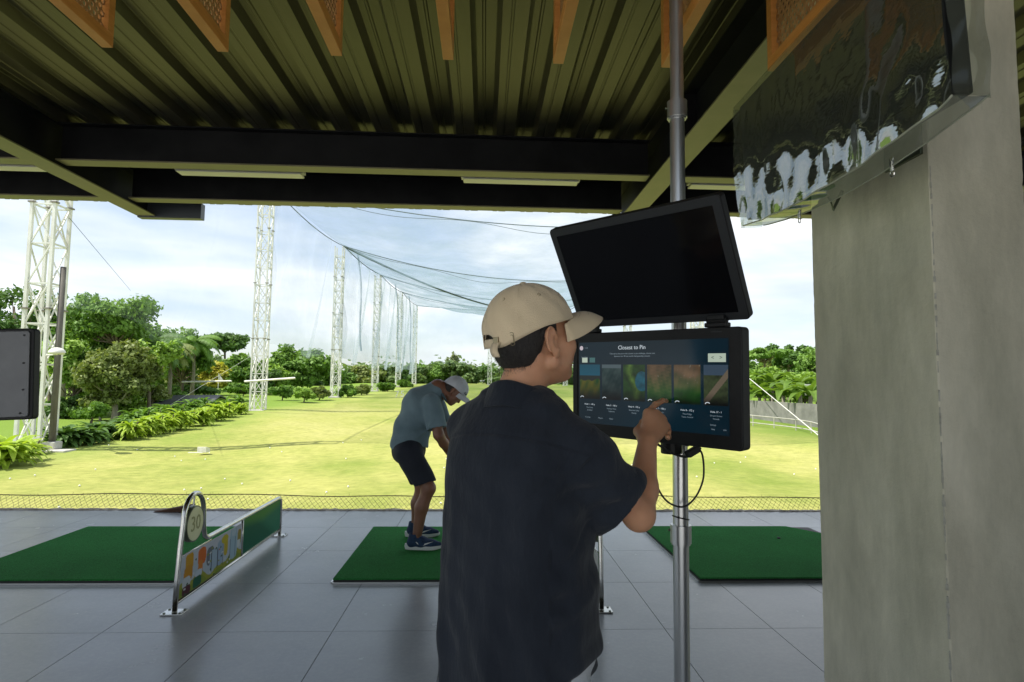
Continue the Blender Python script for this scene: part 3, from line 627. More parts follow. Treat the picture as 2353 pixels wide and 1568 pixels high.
# ================================================================ VEGETATION
LM = dict(dark=leaf_mat('leaf_dark', (0.066,0.139,0.032), (0.124,0.234,0.051)), mid=leaf_mat('leaf_mid', (0.110,0.220,0.037), (0.205,0.351,0.066)), light=leaf_mat('leaf_light', (0.190,0.337,0.051), (0.322,0.483,0.088)),
          olive=leaf_mat('leaf_olive', (0.150,0.200,0.055), (0.270,0.325,0.095)), yellow=leaf_mat('leaf_yellow', (0.381,0.395,0.044), (0.586,0.527,0.073)), far=leaf_mat('leaf_far', (0.110,0.190,0.066), (0.205,0.293,0.102), vs=.25), bright=leaf_mat('leaf_bright', (0.300,0.440,0.045), (0.460,0.600,0.080), .4, 2.))
m_bark = mat('bark', (.11,.085,.06), .9, col2=(.20,.16,.12), vs=6, stretch=(1,1,.3), bump=.5, bs=12)
m_barkp = mat('pale_bark', (.20,.17,.13), .9, col2=(.30,.27,.21), vs=6, stretch=(1,1,.3))
rng = np.random.RandomState(12)
def leaves(clumps, n, L, up=.5, droop=0):
    """clumps: list of (centre, radii). returns verts, faces: folded leaf sprays"""
    vol = np.array([np.prod(r)**(2/3) for _, r in clumps]); cnt = (n*vol/vol.sum()).astype(int)+3
    V = []
    for (c, r), k in zip(clumps, cnt):
        d = rng.randn(k, 3); d /= np.linalg.norm(d, axis=1)[:, None]; rad = rng.rand(k)**.38
        lump = 1+.22*np.sin(d[:, 0]*5+c[0]*3)*np.sin(d[:, 1]*6+c[1])+.16*np.sin(d[:, 2]*9+c[2]*5)
        p = c+d*(rad*lump)[:, None]*np.array(r)
        nrm = d*.7+rng.randn(k, 3)*.55+np.array([0,0,up]); nrm /= np.linalg.norm(nrm, axis=1)[:, None]
        a = rng.randn(k, 3); a -= (a*nrm).sum(1)[:, None]*nrm; a /= np.linalg.norm(a, axis=1)[:, None]; a[:, 2] -= droop; b_ = np.cross(nrm, a)
        s_ = (L*(.55+.9*rng.rand(k)))[:, None]
        V.append(np.stack([p-a*s_*.5, p+b_*s_*.28-nrm*s_*.08, p+a*s_*.5-nrm*s_*.15, p-b_*s_*.28-nrm*s_*.08], 1))
    V = np.concatenate(V).reshape(-1, 3); F = np.arange(len(V)).reshape(-1, 4); return V, F
def mesh_np(name, V, F, m, parent):
    me = bpy.data.meshes.new(name); me.from_pydata(V.tolist(), [], F.tolist()); me.materials.append(m)
    o = bpy.data.objects.new(name, me); C.objects.link(o); o.parent = parent; return o
def make_clumps(cx, cz, rx, ry, rz, k, flat=False):
    out = []
    for i in range(k):
        a = i*2.4+rng.rand()*.8; q = (((i+.5)/k)**.5)*.84*rng.uniform(.78, 1.16); h = rng.uniform(-.8, .75)*(1-q*.45)
        s_ = rng.uniform(.20, .42)
        if flat: h = rng.uniform(-.45,.35)+.35*(1-q)
        out.append((np.array([cx+rx*q*cos(a), ry*q*sin(a), cz+rz*h*(1.0)]), (rx*s_, ry*s_, rz*s_*(.8 if not flat else .55)+.05)))
    return out
def tree_at(px, top, cb, hw, Y, kind, label, n=7000, k=14, flat=False, base_px=None, leaf=None, trunk=.05, name='broadleaf_tree', cat='tree', group=None, bark=None):
    ct = D(px, (top+cb)/2, Y); zt = D(px, top, Y)[2]; zb = D(px, cb, Y)[2]; rx = hw/PF*Y
    gx = D(base_px or px, 885, Y)[0]; g0 = float(gz(gx, Y))
    r_ = empty(name, (gx, Y, g0), label, cat, group)
    cx = ct[0]-gx; rz = (zt-zb)/2; cz = (zt+zb)/2-g0
    cl = make_clumps(cx, cz, rx, min(rx, 6), rz, int(k*1.5)+3, flat)
    V, F = leaves(cl, n, leaf or Y*.0068)
    mesh_np('crown', V, F, LM[kind], r_)
    f = MB(); tr = max(.06, trunk*(zt-g0)*.5); fork = np.array([cx*.6, 0, max(.4, cz-rz*.9)])
    f.tube([(0,0,-.3), (0,0,.15), fork*.5+np.array([.1*tr,0,0]), fork, (cx, 0, cz+rz*.3)], [tr*1.5, tr, tr*.85, tr*.7, tr*.2], 8)
    for c, r in cl[::1]:
        st = fork*(1-.0)+np.array([0,0,rng.uniform(-.15,.3)*rz]); mid = (st+c)/2+np.array([0,0,-.12*rz]); f.tube([st, mid, c], [tr*.38, tr*.25, tr*.08], 5, cap=False)
    f.build('trunk', bark or m_bark, r_, smooth=True); return r_
T = tree_at
T(30, 622, 860, 118, 40, 'dark', 'dark tall tree behind the nearest tower at the far left edge', 11000, 18, base_px=60)
T(118, 700, 880, 62, 44, 'dark', 'smaller dark tree just right of the nearest tower', 5000, 10)
T(262, 652, 800, 98, 36, 'mid', 'tall tree with wide spreading crown rising above its neighbours', 11000, 20, base_px=272)
T(268, 775, 925, 80, 32.5, 'olive', 'dense brownish green tree with thick pale trunk under the tallest tree', 19000, 34, trunk=.075, bark=m_barkp)
T(205, 742, 900, 62, 37, 'mid', 'green tree between the weeping tree and the tallest tree', 6500, 14)
T(345, 765, 900, 54, 34, 'light', 'light green tree overlapping the right side of the brownish green tree', 6000, 13)
T(172, 770, 920, 60, 35, 'light', 'yellowish green weeping tree left of the thick pale trunk', 6500, 12)
T(335, 738, 880, 74, 46, 'mid', 'green tree right of the brownish green tree', 7000, 12)
T(420, 742, 880, 74, 52, 'mid', 'tree with feathery crown behind the yellow tree', 7000, 12, leaf=.3)
T(516, 756, 812, 46, 92, 'dark', 'distant round dark tree on a thin trunk above the yellow tree', 5000, 14)
T(470, 822, 892, 56, 62, 'yellow', 'bright yellow leaved tree in the middle distance', 6000, 10)
T(412, 838, 900, 40, 56, 'olive', 'low olive tree left of the yellow tree', 3500, 8)
T(548, 812, 895, 46, 70, 'mid', 'green tree left of the second tower', 4500, 9)
T(600, 838, 900, 34, 66, 'dark', 'dark green tree behind the second tower', 3500, 8)
T(686, 784, 892, 74, 76, 'mid', 'large domed tree right of the second tower', 11000, 20, trunk=.04)
T(632, 830, 900, 36, 70, 'light', 'light green bushy tree at the left foot of the domed tree', 3500, 8)
T(235, 880, 950, 42, 33, 'olive', 'small multi stemmed tree on the lawn left of the thick trunk', 2200, 7, trunk=.03, bark=m_barkp)
bgt = [(-70,730,70,60),(-15,742,60,62),(60,770,48,58),(105,760,44,56),(160,800,50,60),(205,775,55,55),(250,790,55,58),(300,770,60,60),(345,792,50,64),(390,780,48,66),(430,800,46,74),(462,796,44,86),(495,812,40,90),(540,822,38,94),(575,826,40,92),(612,822,42,96),(650,836,36,100),(712,830,34,100),(748,838,30,104)]
for i, (px, tp, hw, Y) in enumerate(bgt):
    T(px, tp, 905, hw, Y, ['mid', 'olive', 'dark', 'light', 'mid', 'far'][i % 6], f'tree filling the background beyond the left garden, number {i+1} counted from the left', 4200, 11, trunk=.03, group='background trees beyond the left garden')
low_ = [(150,905,44,34,'dark'),(195,890,40,37,'mid'),(330,885,44,40,'dark'),(380,880,40,46,'mid'),(215,925,34,30,'mid')]
for i, (px, tp, hw, Y, kd) in enumerate(low_):
    T(px, tp, 962, hw, Y, kd, 'understorey shrub ' + ['right of the dark pole', 'between the pole and the thick trunk', 'right of the thick trunk', 'below the palms', 'at the foot of the weeping tree'][i], 2600, 8, trunk=.02, name='shrub', cat='shrub', group='shrubs under the garden trees')
# palms
def palm_mesh(nf=16, L=2.4):
    f = MB(); 
    for i in range(nf):
        a = i*2.399+rng.rand()*.3; el = .95-1.25*(i/nf); pts = []; p = np.zeros(3)
        for j in range(9):
            pts.append(p.copy()); p = p+L/8*np.array([cos(a)*cos(el), sin(a)*cos(el), sin(el)]); el -= .21
        pts = np.array(pts); f.tube(list(pts), [.03*(1-j/9)+.006 for j in range(9)], 4, cap=False)
        sd = np.array([-sin(a), cos(a), 0])
        for j in np.linspace(.8, 7.9, 26):
            q = pts[int(j)]*(1-j%1)+pts[min(8, int(j)+1)]*(j%1); w = .62*sin(pi*min(1, j/8.5))**.6+.1; dr = pts[min(8, int(j)+1)]-pts[int(j)]; dr /= np.linalg.norm(dr)+1e-9
            for s_ in (-1, 1):
                t_ = q+sd*s_*w*.8+dr*w*.45-np.array([0,0,w*.55]); m_ = (q+t_)/2+np.array([0,0,.08]); wd_ = dr*.045
                f.add([q-wd_, q+wd_, m_+wd_, m_-wd_, t_], [(0,1,2,3), (3,2,4)])
    return f
def palm(px, cy, base_py, Y, lb, L=2.4, kind='mid'):
    c = D(px, cy, Y); g0 = float(gz(c[0], Y)); r_ = empty('palm_tree', (c[0], Y, g0), lb, 'palm', 'palms in the garden left of the range')
    H = c[2]-g0; f = MB(); f.tube([(0,0,-.2), (.08,0,H*.5), (0,0,H)], [.2, .13, .12], 8); f.build('trunk', m_barkp, r_, smooth=True)
    f = palm_mesh(18, L); f.v = [(a, b_, c_+H) for a, b_, c_ in f.v]; f.build('crown', LM[kind], r_); return r_
palm(352, 790, 900, 40, 'palm with drooping fronds just right of the brownish green tree', 2.3, 'dark')
palm(446, 788, 900, 50, 'palm above the left side of the yellow tree', 2.3)
palm(392, 806, 900, 43, 'slender palm between the two taller palms', 1.7, 'olive')
palm(150, 800, 900, 38, 'palm whose fronds reach past the dark pole', 2.2, 'light')
# far tree line
fl = [('far', 'far tree line'), ('mid', ''), ('olive', '')]
line = [(742,842,34,110),(778,838,34,120),(812,846,30,128),(842,836,32,125),(885,834,32,130),(922,838,30,135),(958,832,30,138),(992,826,34,140),(1030,824,34,142),(1045,804,20,150),(1074,832,32,140),(1110,834,34,142),(1148,830,34,140),(1190,836,34,144),(1235,838,36,142),(1275,836,34,140),(1316,838,34,145),(1362,840,36,145),(1410,838,36,140),(1460,836,40,138),(1515,838,40,135),(1575,836,42,132),(1640,834,46,120),(1700,826,44,105)]
wh = ['left of the third tower', 'just right of the third tower', 'left of the fourth tower', 'behind the fourth tower', 'just right of the fourth tower', 'behind the fifth tower', 'behind the farthest left tower', 'above the bent golfer, left one', 'above the bent golfer, right one', 'rising as a bump over the tree line', 'right of the tall bump', 'left of the end tower', 'behind the neck of the capped man', 'first behind the head of the capped man', 'second behind the head of the capped man', 'under the chin of the capped man', 'beside the lower screen edge', 'first hidden behind the lower screen', 'second hidden behind the lower screen', 'third hidden behind the lower screen', 'fourth hidden behind the lower screen', 'fifth hidden behind the lower screen', 'sixth hidden behind the lower screen', 'left of the flat topped tree on the right']
for i, (px, tp, hw, Y) in enumerate(line):
    kd = ['far', 'mid', 'far', 'olive', 'far', 'dark'][i % 6]
    T(px, tp-3+rng.uniform(-4, 4), 893, hw*1.15, Y, kd, f'far tree line crown, {wh[i]}', 2600, 9, trunk=.03, leaf=.75, group='trees along the far end of the range')
# second, farther woods as one mass
cl = []
for i in range(90):
    px = -300+i*36; c = D(px, 862+rng.uniform(-5, 4), 185+rng.rand()*20); r0 = rng.uniform(4, 7)
    cl.append((np.array(c), (r0*1.3, r0, r0*.8)))
for i, (px, tp, hw, Y, kd) in enumerate([(1735,812,40,75,'mid'),(1790,806,44,72,'olive'),(1840,800,44,70,'far'),(1880,815,40,60,'light'),(1720,850,34,50,'olive'),(1815,862,44,44,'mid'),(1875,868,30,38,'mid')]):
    T(px, tp, 915, hw, Y, kd, 'tree filling the right hand garden, ' + ['far one nearest the lower screen', 'far one behind the dark round tree', 'far one above the white board', 'far one touching the column edge', 'low one touching the lower screen edge', 'low one in the middle above the wall', 'low one by the column above the wall'][i], 3600, 10, trunk=.03, group='trees filling the right hand garden')
V, F = leaves(cl, 16000, 1.5); tag(mesh_np('distant_woods', V, F, LM['far'], None), 'hazy green woodland closing the view beyond the tree line', 'woods', kind='stuff')
# shrubs by the towers
sh = [(650,880,915,28,52,'mid','shrub at the right foot of the second tower'),(700,888,922,26,50,'light','pale bushy shrub between the second and third towers'),(735,882,918,24,54,'olive','olive shrub just left of the third tower'),(800,880,912,22,60,'mid','shrub right of the third tower foot'),(832,884,906,22,68,'olive','shrub left of the fourth tower foot'),(890,876,898,22,80,'mid','shrub between the fourth and fifth towers'),(930,874,892,16,100,'mid','shrub between the fifth and farthest left towers'),(352,872,925,46,36,'olive','dense shrub behind the croton hedge'),(300,900,950,30,34,'light','low light shrub by the thick trunk'),(560,880,905,38,60,'mid','low shrub left of the second tower, under the pipe'),(450,882,908,60,54,'dark','dark low hedge below the yellow tree')]
for (px, tp, cb, hw, Y, kd, lb) in sh:
    T(px, tp, cb, hw, Y, kd, lb, 2200, 7, trunk=.02, leaf=Y*.006, name='shrub', cat='shrub', group='shrubs along the left side of the range')
# right side garden
T(1757, 796, 836, 60, 62, 'mid', 'flat topped umbrella tree right of the lower screen', 5000, 10, flat=True)
T(1812, 780, 850, 42, 66, 'dark', 'dark round tree behind the garden on the right', 4500, 9)
T(1886, 784, 905, 58, 46, 'mid', 'green tree cut off by the left edge of the concrete column', 7000, 12)
T(1770, 838, 925, 60, 44, 'light', 'light green tree just right of the lower screen', 6500, 12)
T(1850, 850, 940, 50, 40, 'light', 'light green tree above the grey wall beside the column', 5500, 12)
T(1960, 760, 920, 90, 50, 'mid', 'tree hidden behind the concrete column', 5000, 12)
T(2130, 740, 930, 110, 45, 'dark', 'dark tree hidden behind the right of the column', 5000, 12)
m_ban = leaf_mat('banana_leaf', (.12,.22,.03), (.20,.32,.06), .45, 1.)
def broad_plant(n, L, w, m, tall=0, stem=.05, el0=(.5, 1.35), name='foliage'):
    f = MB(); 
    for i in range(n):
        a = i*2.399+rng.rand()*.6; el = rng.uniform(*el0); p = np.array([rng.uniform(-.1,.1), rng.uniform(-.1,.1), tall*rng.rand()]); k = 7; LL = L*rng.uniform(.6, 1.1)
        C_ = []
        for j in range(k+1):
            C_.append(p.copy()); p = p+LL/k*np.array([cos(a)*cos(el), sin(a)*cos(el), sin(el)]); el -= .22+rng.rand()*.05
        sd = np.array([-sin(a), cos(a), 0]); P_ = []
        for j, c in enumerate(C_):
            ww = w*max(.06, sin(pi*(.08+.9*j/k))**.8)*(.2 if j < 1 else 1); P_.append([c-sd*ww+np.array([0,0,ww*.35]), c, c+sd*ww+np.array([0,0,ww*.35])])
        f.grid(np.array(P_))
    return f
for i, (px, py, Y, L, lb) in enumerate(((1745, 905, 40, 2.0, 'banana plant close to the edge of the lower screen'), (1800, 900, 38, 2.4, 'banana plant in the middle of the right garden'), (1838, 880, 37, 2.0, 'banana plant left of the white board'), (1862, 900, 34, 2.2, 'banana plant against the column edge'), (1775, 880, 42, 2.2, 'tall banana plant at the back of the right garden'))):
    q = D(px, py, Y); g0 = float(gz(q[0], Y)); r_ = empty('banana_plant', (q[0], Y, g0), lb, 'banana plant', 'banana plants in the right hand garden')
    h_ = max(.5, q[2]-g0-.3); f = broad_plant(14, L, .26, None); f.v = [(a, b_, c_+h_) for a, b_, c_ in f.v]; f.build('foliage', m_ban, r_)
    f = MB(); f.tube([(0,0,-.2), (0,0,h_+.2)], [.14, .1], 8); f.build('trunk', m_barkp, r_, smooth=True)
# grey wall and white railing on the right
m_rail = mat('weathered_rail_paint', (.50,.49,.43), .7, col2=(.36,.35,.30), vs=3)
m_wall = mat('grey_wall', (.17,.17,.155), .9, col2=(.26,.255,.235), vs=1.5)
q0, q1 = at_ground(1718, 972), at_ground(1885, 1002)
f = MB(); X0 = q1[0]+2.2
f.box((X0, 24, -1.2), (X0+.2, 62, .6)); tag(f.build('garden_wall', m_wall), 'low grey rendered wall behind the white railing on the right', 'wall')
r_ = empty('white_railing', (float(q1[0]), 30, float(gz(0, 30))), 'white two bar railing along the right side of the fairway', 'railing')
xa, ya, xb, yb_ = q0[0], q0[1], q1[0], q1[1]; dirn = np.array([xa-xb, ya-yb_]); 
def rp(s_): x_ = xb+dirn[0]*s_+.5*sin(s_*5); y_ = yb_+dirn[1]*s_; return x_, y_, float(gz(x_, y_))
for h_ in (.12, .52):
    f = MB(); f.tube([(rp(s_)[0], rp(s_)[1], rp(s_)[2]+h_) for s_ in np.linspace(-1.2, 2.2, 40)], .030, 6); keep(f.build('rail', m_rail, smooth=True), r_)
for s_ in np.linspace(-1.2, 2.2, 18):
    f = MB(); x_, y_, z_ = rp(s_); f.tube([(x_, y_, z_-.2), (x_, y_, z_+.52)], .028, 6); keep(f.build('rail_post', m_rail), r_)
seg('guy_wire', (1712, 862), (1892, 1010), 40, 26, .022, m_wht, 'pale guy wire slanting down across the garden to the column edge', 'wire')
q = D(1862, 897, 34.5); f = MB(); f.box((q[0]-.3, q[1], q[2]-.3), (q[0]+.3, q[1]+.06, q[2]+.35)); f.tube([(q[0], q[1]+.05, -1.0), (q[0], q[1]+.05, q[2])], .04, 6); tag(f.build('white_board', m_wht), 'small blank white board on a post among the banana plants', 'board')
seg('guy_wire', (160, 502), (300, 668), 19, 40, .009, m_rope, 'thin dark guy wire slanting off the top of the nearest tower', 'wire')
seg('guy_wire', (385, 935), (640, 780), 34, 60, .008, m_wht, 'thin pale guy wire crossing in front of the yellow tree', 'wire')
# croton hedge and dark leafy plants along the left bank
random.seed(9)
def plant_row(items, kind, L, w, n, lbs, grp, tall):
    base = None
    for (px, py, s_), lb in zip(items, lbs):
        q = at_ground(px, py); f = broad_plant(n, L*s_, w*s_, None, tall=tall*s_); r_ = empty('leafy_plant', tuple(q), lb, 'plant', grp)
        f.build('foliage', LM[kind], r_)
        f = MB(); [f.tube([(0,0,-.1), (.25*cos(a), .25*sin(a), tall*s_+.25)], .025, 5) for a in (0,)]; f.build('stem', m_bark, r_)
it = [(300+i*27.5+random.uniform(-5,5), 1012-i*6.2+random.uniform(-3,3), random.uniform(.85,1.15)) for i in range(10)]
names = ['first', 'second', 'third', 'fourth', 'fifth', 'sixth', 'seventh', 'eighth', 'ninth', 'tenth']
plant_row(it, 'bright', .78, .075, 120, [f'bright green leafy hedge plant, {n_} from the left' for n_ in names], 'bright leafy hedge at the edge of the fairway', .5)
it2 = [(300+i*27.5, 996-i*5.6, random.uniform(1.,1.25)) for i in range(10)]
plant_row(it2, 'mid', .8, .07, 90, [f'back row hedge plant behind the bright one, {n_} from the left' for n_ in names], 'back row of the leafy hedge', .6)
it = [(150+i*24+random.uniform(-6,6), 1028-i*4+random.uniform(-3,3), random.uniform(.9,1.2)) for i in range(7)]
plant_row(it, 'dark', .95, .10, 60, [f'dark glossy leafy plant right of the dark pole, {n_} from the left' for n_ in names], 'dark leafy plants right of the dark pole', .25)
it = [(-25, 1072, 1.1), (12, 1068, 1.15), (44, 1058, .9), (70, 1046, .7)]
plant_row(it, 'bright', .85, .09, 80, [f'yellow green leafy plant under the grey screen back, {n_} from the left edge' for n_ in names], 'yellow green plants at the left edge', .3)
# dark low shelter roof on the lawn
m_tarp = mat('dark_roofing', (.035,.037,.042), .5, col2=(.08,.085,.09), vs=1.5)
a_, b_ = D(368, 922, 41), D(514, 914, 41); g0 = float(gz(a_[0], 41))
r_ = empty('low_shelter', tuple(a_*.5+b_*.5), 'low dark roofed shelter on the lawn behind the hedge', 'shelter')
f = MB(); f.grid(np.array([[(a_[0], 39.2, a_[2]-.25), (b_[0], 39.2, a_[2]-.12)], [(a_[0]+.3, 41, a_[2]+.32), (b_[0]-.2, 41, a_[2]+.36)], [(a_[0], 42.8, a_[2]-.25), (b_[0], 42.8, a_[2]-.12)]]), flip=True); o = f.build('shelter_roof', m_tarp); keep(o, r_); s_ = o.modifiers.new('s', 'SOLIDIFY'); s_.thickness = .08
for x_ in (a_[0]+.3, b_[0]-.3):
    for y_ in (39.5, 42.5): f = MB(); f.tube([(x_, y_, g0-.2), (x_, y_, a_[2]-.1)], .05, 6); keep(f.build('shelter_post', m_bark), r_)
# ================================================================ SCREEN STAND, COVERED TV
m_pole = mat('anodised_pole', (.50,.51,.51), .30, metal=.9, col2=(.58,.59,.59), vs=3, stretch=(1,1,.2), rvar=.05)
m_blk = mat('black_plastic', (.007,.0075,.008), .5, col2=(.011,.0115,.012), vs=40, rvar=.06, spec=.25)
m_bez = mat('grey_bezel', (.022,.024,.026), .45, spec=.35); m_glass = mat('screen_glass_off', (.004,.004,.005), .12, spec=.35)
m_case = mat('grey_back_case', (.10,.105,.11), .5, col2=(.15,.155,.16), vs=4, rvar=.1)
m_lcd = vcol_mat('lit_lcd', .14, emit=.20); m_lcd.node_tree.nodes['Principled BSDF'].inputs['Specular IOR Level'].default_value = .18
m_txt = emit_mat('lcd_text', (.75,.85,.92), .36); m_txt2 = emit_mat('lcd_small_text', (.40,.52,.60), .22); m_btn = emit_mat('lcd_button', (.62,.74,.60), .34)
def Mx(loc, rz, rx, ry):
    R_ = rot('z', rz) @ rot('x', rx) @ rot('y', ry); return Matrix([list(R_[i])+[loc[i]] for i in range(3)]+[[0,0,0,1]])
def rrect(w, h, r, n=5):
    P_ = []
    for cx_, cz_, a0 in ((w/2-r, -h/2+r, -pi/2), (w/2-r, h/2-r, 0), (-w/2+r, h/2-r, pi/2), (-w/2+r, -h/2+r, pi)):
        for k in range(n+1): a = a0+k*pi/2/n; P_.append((cx_+r*cos(a), cz_+r*sin(a)))
    return P_
def screen_body(root, W, H, th, mb_m, bz_m, bez, glass=True, r=.012):
    f = MB(); f.prism(rrect(W, H, r), (1,0,0), (0,0,1), (0,th,0)); f.build('casing', mb_m, root, bevel=.004)
    f = MB(); o_ = rrect(W-.006, H-.006, r); i_ = rrect(W-2*bez, H-2*bez, .003); n = len(o_)
    f.add([(a, -.002, b_) for a, b_ in o_]+[(a, -.002, b_) for a, b_ in i_], [(q, (q+1)%n, n+(q+1)%n, n+q) for q in range(n)])
    f.add([(a, -.002, b_) for a, b_ in o_]+[(a, .001, b_) for a, b_ in o_], [((q+1)%n, q, n+q, n+(q+1)%n) for q in range(n)]); f.build('bezel', bz_m, root)
    if glass:
        f = MB(); w, h = W/2-bez-.0005, H/2-bez-.0005; f.box((-w, -.0012, -h), (w, .0012, h)); return f.build('screen', m_glass, root)
# lower touch screen
W, H = .61, .345
low = empty('touch_screen', (0,0,0), 'lit lower touch screen with course pictures that the man points at', 'screen')
low.matrix_world = Mx((.508, 1.850, 1.4427), RAD(-49.05), RAD(1.8), RAD(1.1))
screen_body(low, W, H, .048, m_blk, m_blk, .022, glass=False)
nu, nv = 330, 185; sw, sh_ = W-.068, H-.072
f = MB(); U, V = np.meshgrid(np.linspace(0, 1, nu), np.linspace(0, 1, nv), indexing='ij')
P_ = np.stack([(U-.5)*sw-.004, np.full_like(U, -.0012), (V-.5)*sh_+.004], -1); f.grid(P_)
scr = f.build('screen', m_lcd, low); u = U.ravel(); v = V.ravel()
def fbm(x, y, s, o=4, seed=0):
    r = np.zeros_like(x); a = 1; R = np.random.RandomState(seed)
    for k in range(o):
        for _ in range(3):
            p = R.randn(2)*s*(1.9**k); r += a*np.sin(x*p[0]+y*p[1]+R.rand()*6.28)/3
        a *= .6
    return r
c = np.zeros((len(u), 3)); base = np.array([.001,.026,.046]); c[:] = base*(1+.25*fbm(u, v, 3)[:, None]); c += np.array([.004,.012,.018])*np.exp(-((u-.72-.1*v)/.05)**2)[:, None]*(v > .55)[:, None]
cards = [(.005, .165), (.18, .325), (.34, .49), (.505, .665), (.68, .84), (.86, .995)]
for k, (a0, a1) in enumerate(cards):
    m_ = (u > a0) & (u < a1) & (v > .30) & (v < .725); cu = (u[m_]-a0)/(a1-a0); cv = (v[m_]-.30)/.425; nse = fbm(cu*1.0+k*7, cv*1.6, 7, 5, k)
    if k == 0: col = np.where((cv > .68)[:, None], np.array([.01,.12,.19])*(1.4-.6*cv[:, None]), np.where((cv > .55-.03*nse)[:, None], (.02,.03,.025), np.stack([.10+.06*nse, .12+.03*nse, .01+0*nse], -1)*(.3+1.1*cv[:, None])))
    elif k == 1: col = np.where((cv > .9)[:, None], (.10,.15,.17), np.stack([.02+.018*nse, .05+.022*nse, .05+.02*nse], -1)*(.4+.9*cv[:, None]))
    elif k == 2:
        sw_ = .45+.18*np.sin(cv*5+.4); g1 = np.clip(1-np.abs(cu-sw_)/.2, 0, 1)[:, None]; col = (1-g1)*np.array([.015,.06,.01])+g1*np.array([.10,.20,.03]); wat = ((cu-.86)/.3)**2+((cv-.55)/.27)**2 < 1; col[wat] = (.01,.11,.16); col *= (1+.35*nse[:, None])
    elif k in (3, 4):
        mixv = np.clip(cv*1.5-.3+.25*nse, 0, 1)[:, None]; col = (1-mixv)*np.array([.02,.11,.015])+mixv*np.array([.13,.08,.04]); col *= (1+.4*nse[:, None]); sp = (fbm(cu*1.+k, cv, 26, 3, 9+k) > 1.15) & (cv > .5); col[sp] = (.24,.22,.16)
    else:
        col = np.where((cv > .75)[:, None], (.06,.10,.15), np.stack([.05+.02*nse, .07+.03*nse, .03+.01*nse], -1)); dg = np.abs(cu*.9-cv+.05-.2*cv) < .13; col[dg] = (.20,.16,.11)
    col = np.clip(col*1.5, 0, 1)*np.clip(cv*3.2, 0.12, 1)[:, None]; c[m_] = col
paint(scr, np.clip(c, .0006, 1))
def S2(uu, vv): return ((uu-.5)*sw-.004, (vv-.5)*sh_+.004)
FX = Matrix.Rotation(pi/2, 4, 'X')
def stext(s_, uu, vv, size, m=m_txt2, al='CENTER', nm='screen_text'):
    x_, z_ = S2(uu, vv); return text_mesh(s_, size, m, scr, nm, Matrix.Translation((x_, -.0016, z_)) @ FX, .0001, al)
stext('Closest to Pin', .40, .925, .0185, m_txt)
stext('Take aim at the pin in this closest to pin challenge, choose one', .40, .855, .0068); stext('between our 18 real world championship courses', .40, .825, .0068)
stext('Game Mode', .045, .815, .0055)
stext('1 HR', .045, .93, .0065, al='LEFT')
for k, (a0, a1) in enumerate(cards):
    cx_ = (a0+a1)/2; y0 = .235-.0*k
    stext(['Hole 1 - 145 y', 'Hole 3 - 160 y', 'Hole 4 - 155 y', 'Hole 7 - 106 y', 'Hole 8 - 172 y', 'Hole 17 - 1'][k], cx_, y0, .0075, m_txt)
    stext(['Pine Coast', 'Harbour Point', 'Riverside Links', 'Red Canyon', 'Mesa Ridge', 'Desert Dunes'][k], cx_, y0-.04, .0064); stext(['Scotland', 'California', 'Florida', 'Arizona', 'Texas, Central', 'Nevada'][k], cx_, y0-.072, .0064)
    x_, z_ = S2(a0+.02, .315); ff = MB(); ff.tube([(x_+.007*cos(a), -.0016, z_+.0045*sin(a)) for a in np.linspace(.4, pi, 7)], .0012, 4); ff.build('card_icon', m_txt, scr)
for s_, uu in (('Courses', .07), ('Players', .17), ('Clubs', .25)): stext(s_, uu, .075, .0066)
stext('Settings', .91, .10, .006); stext('Help', .91, .055, .006); stext('ON', .975, .055, .006)
def quad(uu0, uu1, v0, v1, m, nm, y=-.0015):
    a, b_ = S2(uu0, v0), S2(uu1, v1); ff = MB(); ff.add([(a[0], y, a[1]), (b_[0], y, a[1]), (b_[0], y, b_[1]), (a[0], y, b_[1])], [(0,1,2,3)]); return ff.build(nm, m, scr)
quad(.885, .985, .755, .845, m_btn, 'arrow_button'); quad(.025, .068, .75, .81, m_btn, 'mode_button'); quad(.085, .128, .75, .81, emit_mat('lcd_dark_button', (.02,.10,.10), .5), 'mode_button')
m_ar = emit_mat('lcd_arrow', (.02,.07,.06), .3)
for uu, s_ in ((.912, '<'), (.958, '>')):
    x_, z_ = S2(uu, .80); text_mesh(s_, .016, m_ar, scr, 'arrow_glyph', Matrix.Translation((x_, -.0022, z_)) @ FX, .0001)
x_, z_ = S2(.02, .93); ff = MB(); ff.tube([(x_, -.0015, z_), (x_, -.0019, z_)], .0075, 24); ff.build('profile_dot', emit_mat('lcd_pinkish', (.42,.36,.40), .6), scr)
ff = MB(); ff.box((.215, -.0026, H/2-.014), (.248, -.0022, H/2-.011)); ff.build('casing_mark', m_bez, low)
# upper blank screen, tilted
W2, H2 = .61, .362
up = empty('blank_screen', (0,0,0), 'switched off upper screen tilted down above the lit one', 'screen')
up.matrix_world = Mx((.4709, 1.7943, 1.7928), RAD(-50.08), RAD(29.5), RAD(1.5))
screen_body(up, W2, H2, .030, m_blk, m_bez, .026)
# hinges between the two
for s_ in (-.235, .225):
    hr = empty('screen_hinge', (0,0,0), f'black hinge block joining the two screens, {"left by the cap brim" if s_ < 0 else "right"} one', 'hinge'); hr.matrix_world = Mx((.508, 1.850, 1.4427), RAD(-49.05), RAD(1.8), RAD(1.1)) @ Matrix.Translation((s_, .016, H/2))
    f = MB(); f.box((-.034, -.014, .001), (.034, .016, .014)); f.build('hinge_base', m_blk, hr, bevel=.003)
    f = MB(); f.tube([(-.03, 0, .020), (.03, 0, .020)], .009, 12); f.build('hinge_barrel', m_blk, hr, smooth=False)
    f = MB(); f.box((-.025, -.012, .022), (.025, .008, .036)); f.build('hinge_leaf', m_blk, hr, bevel=.002)
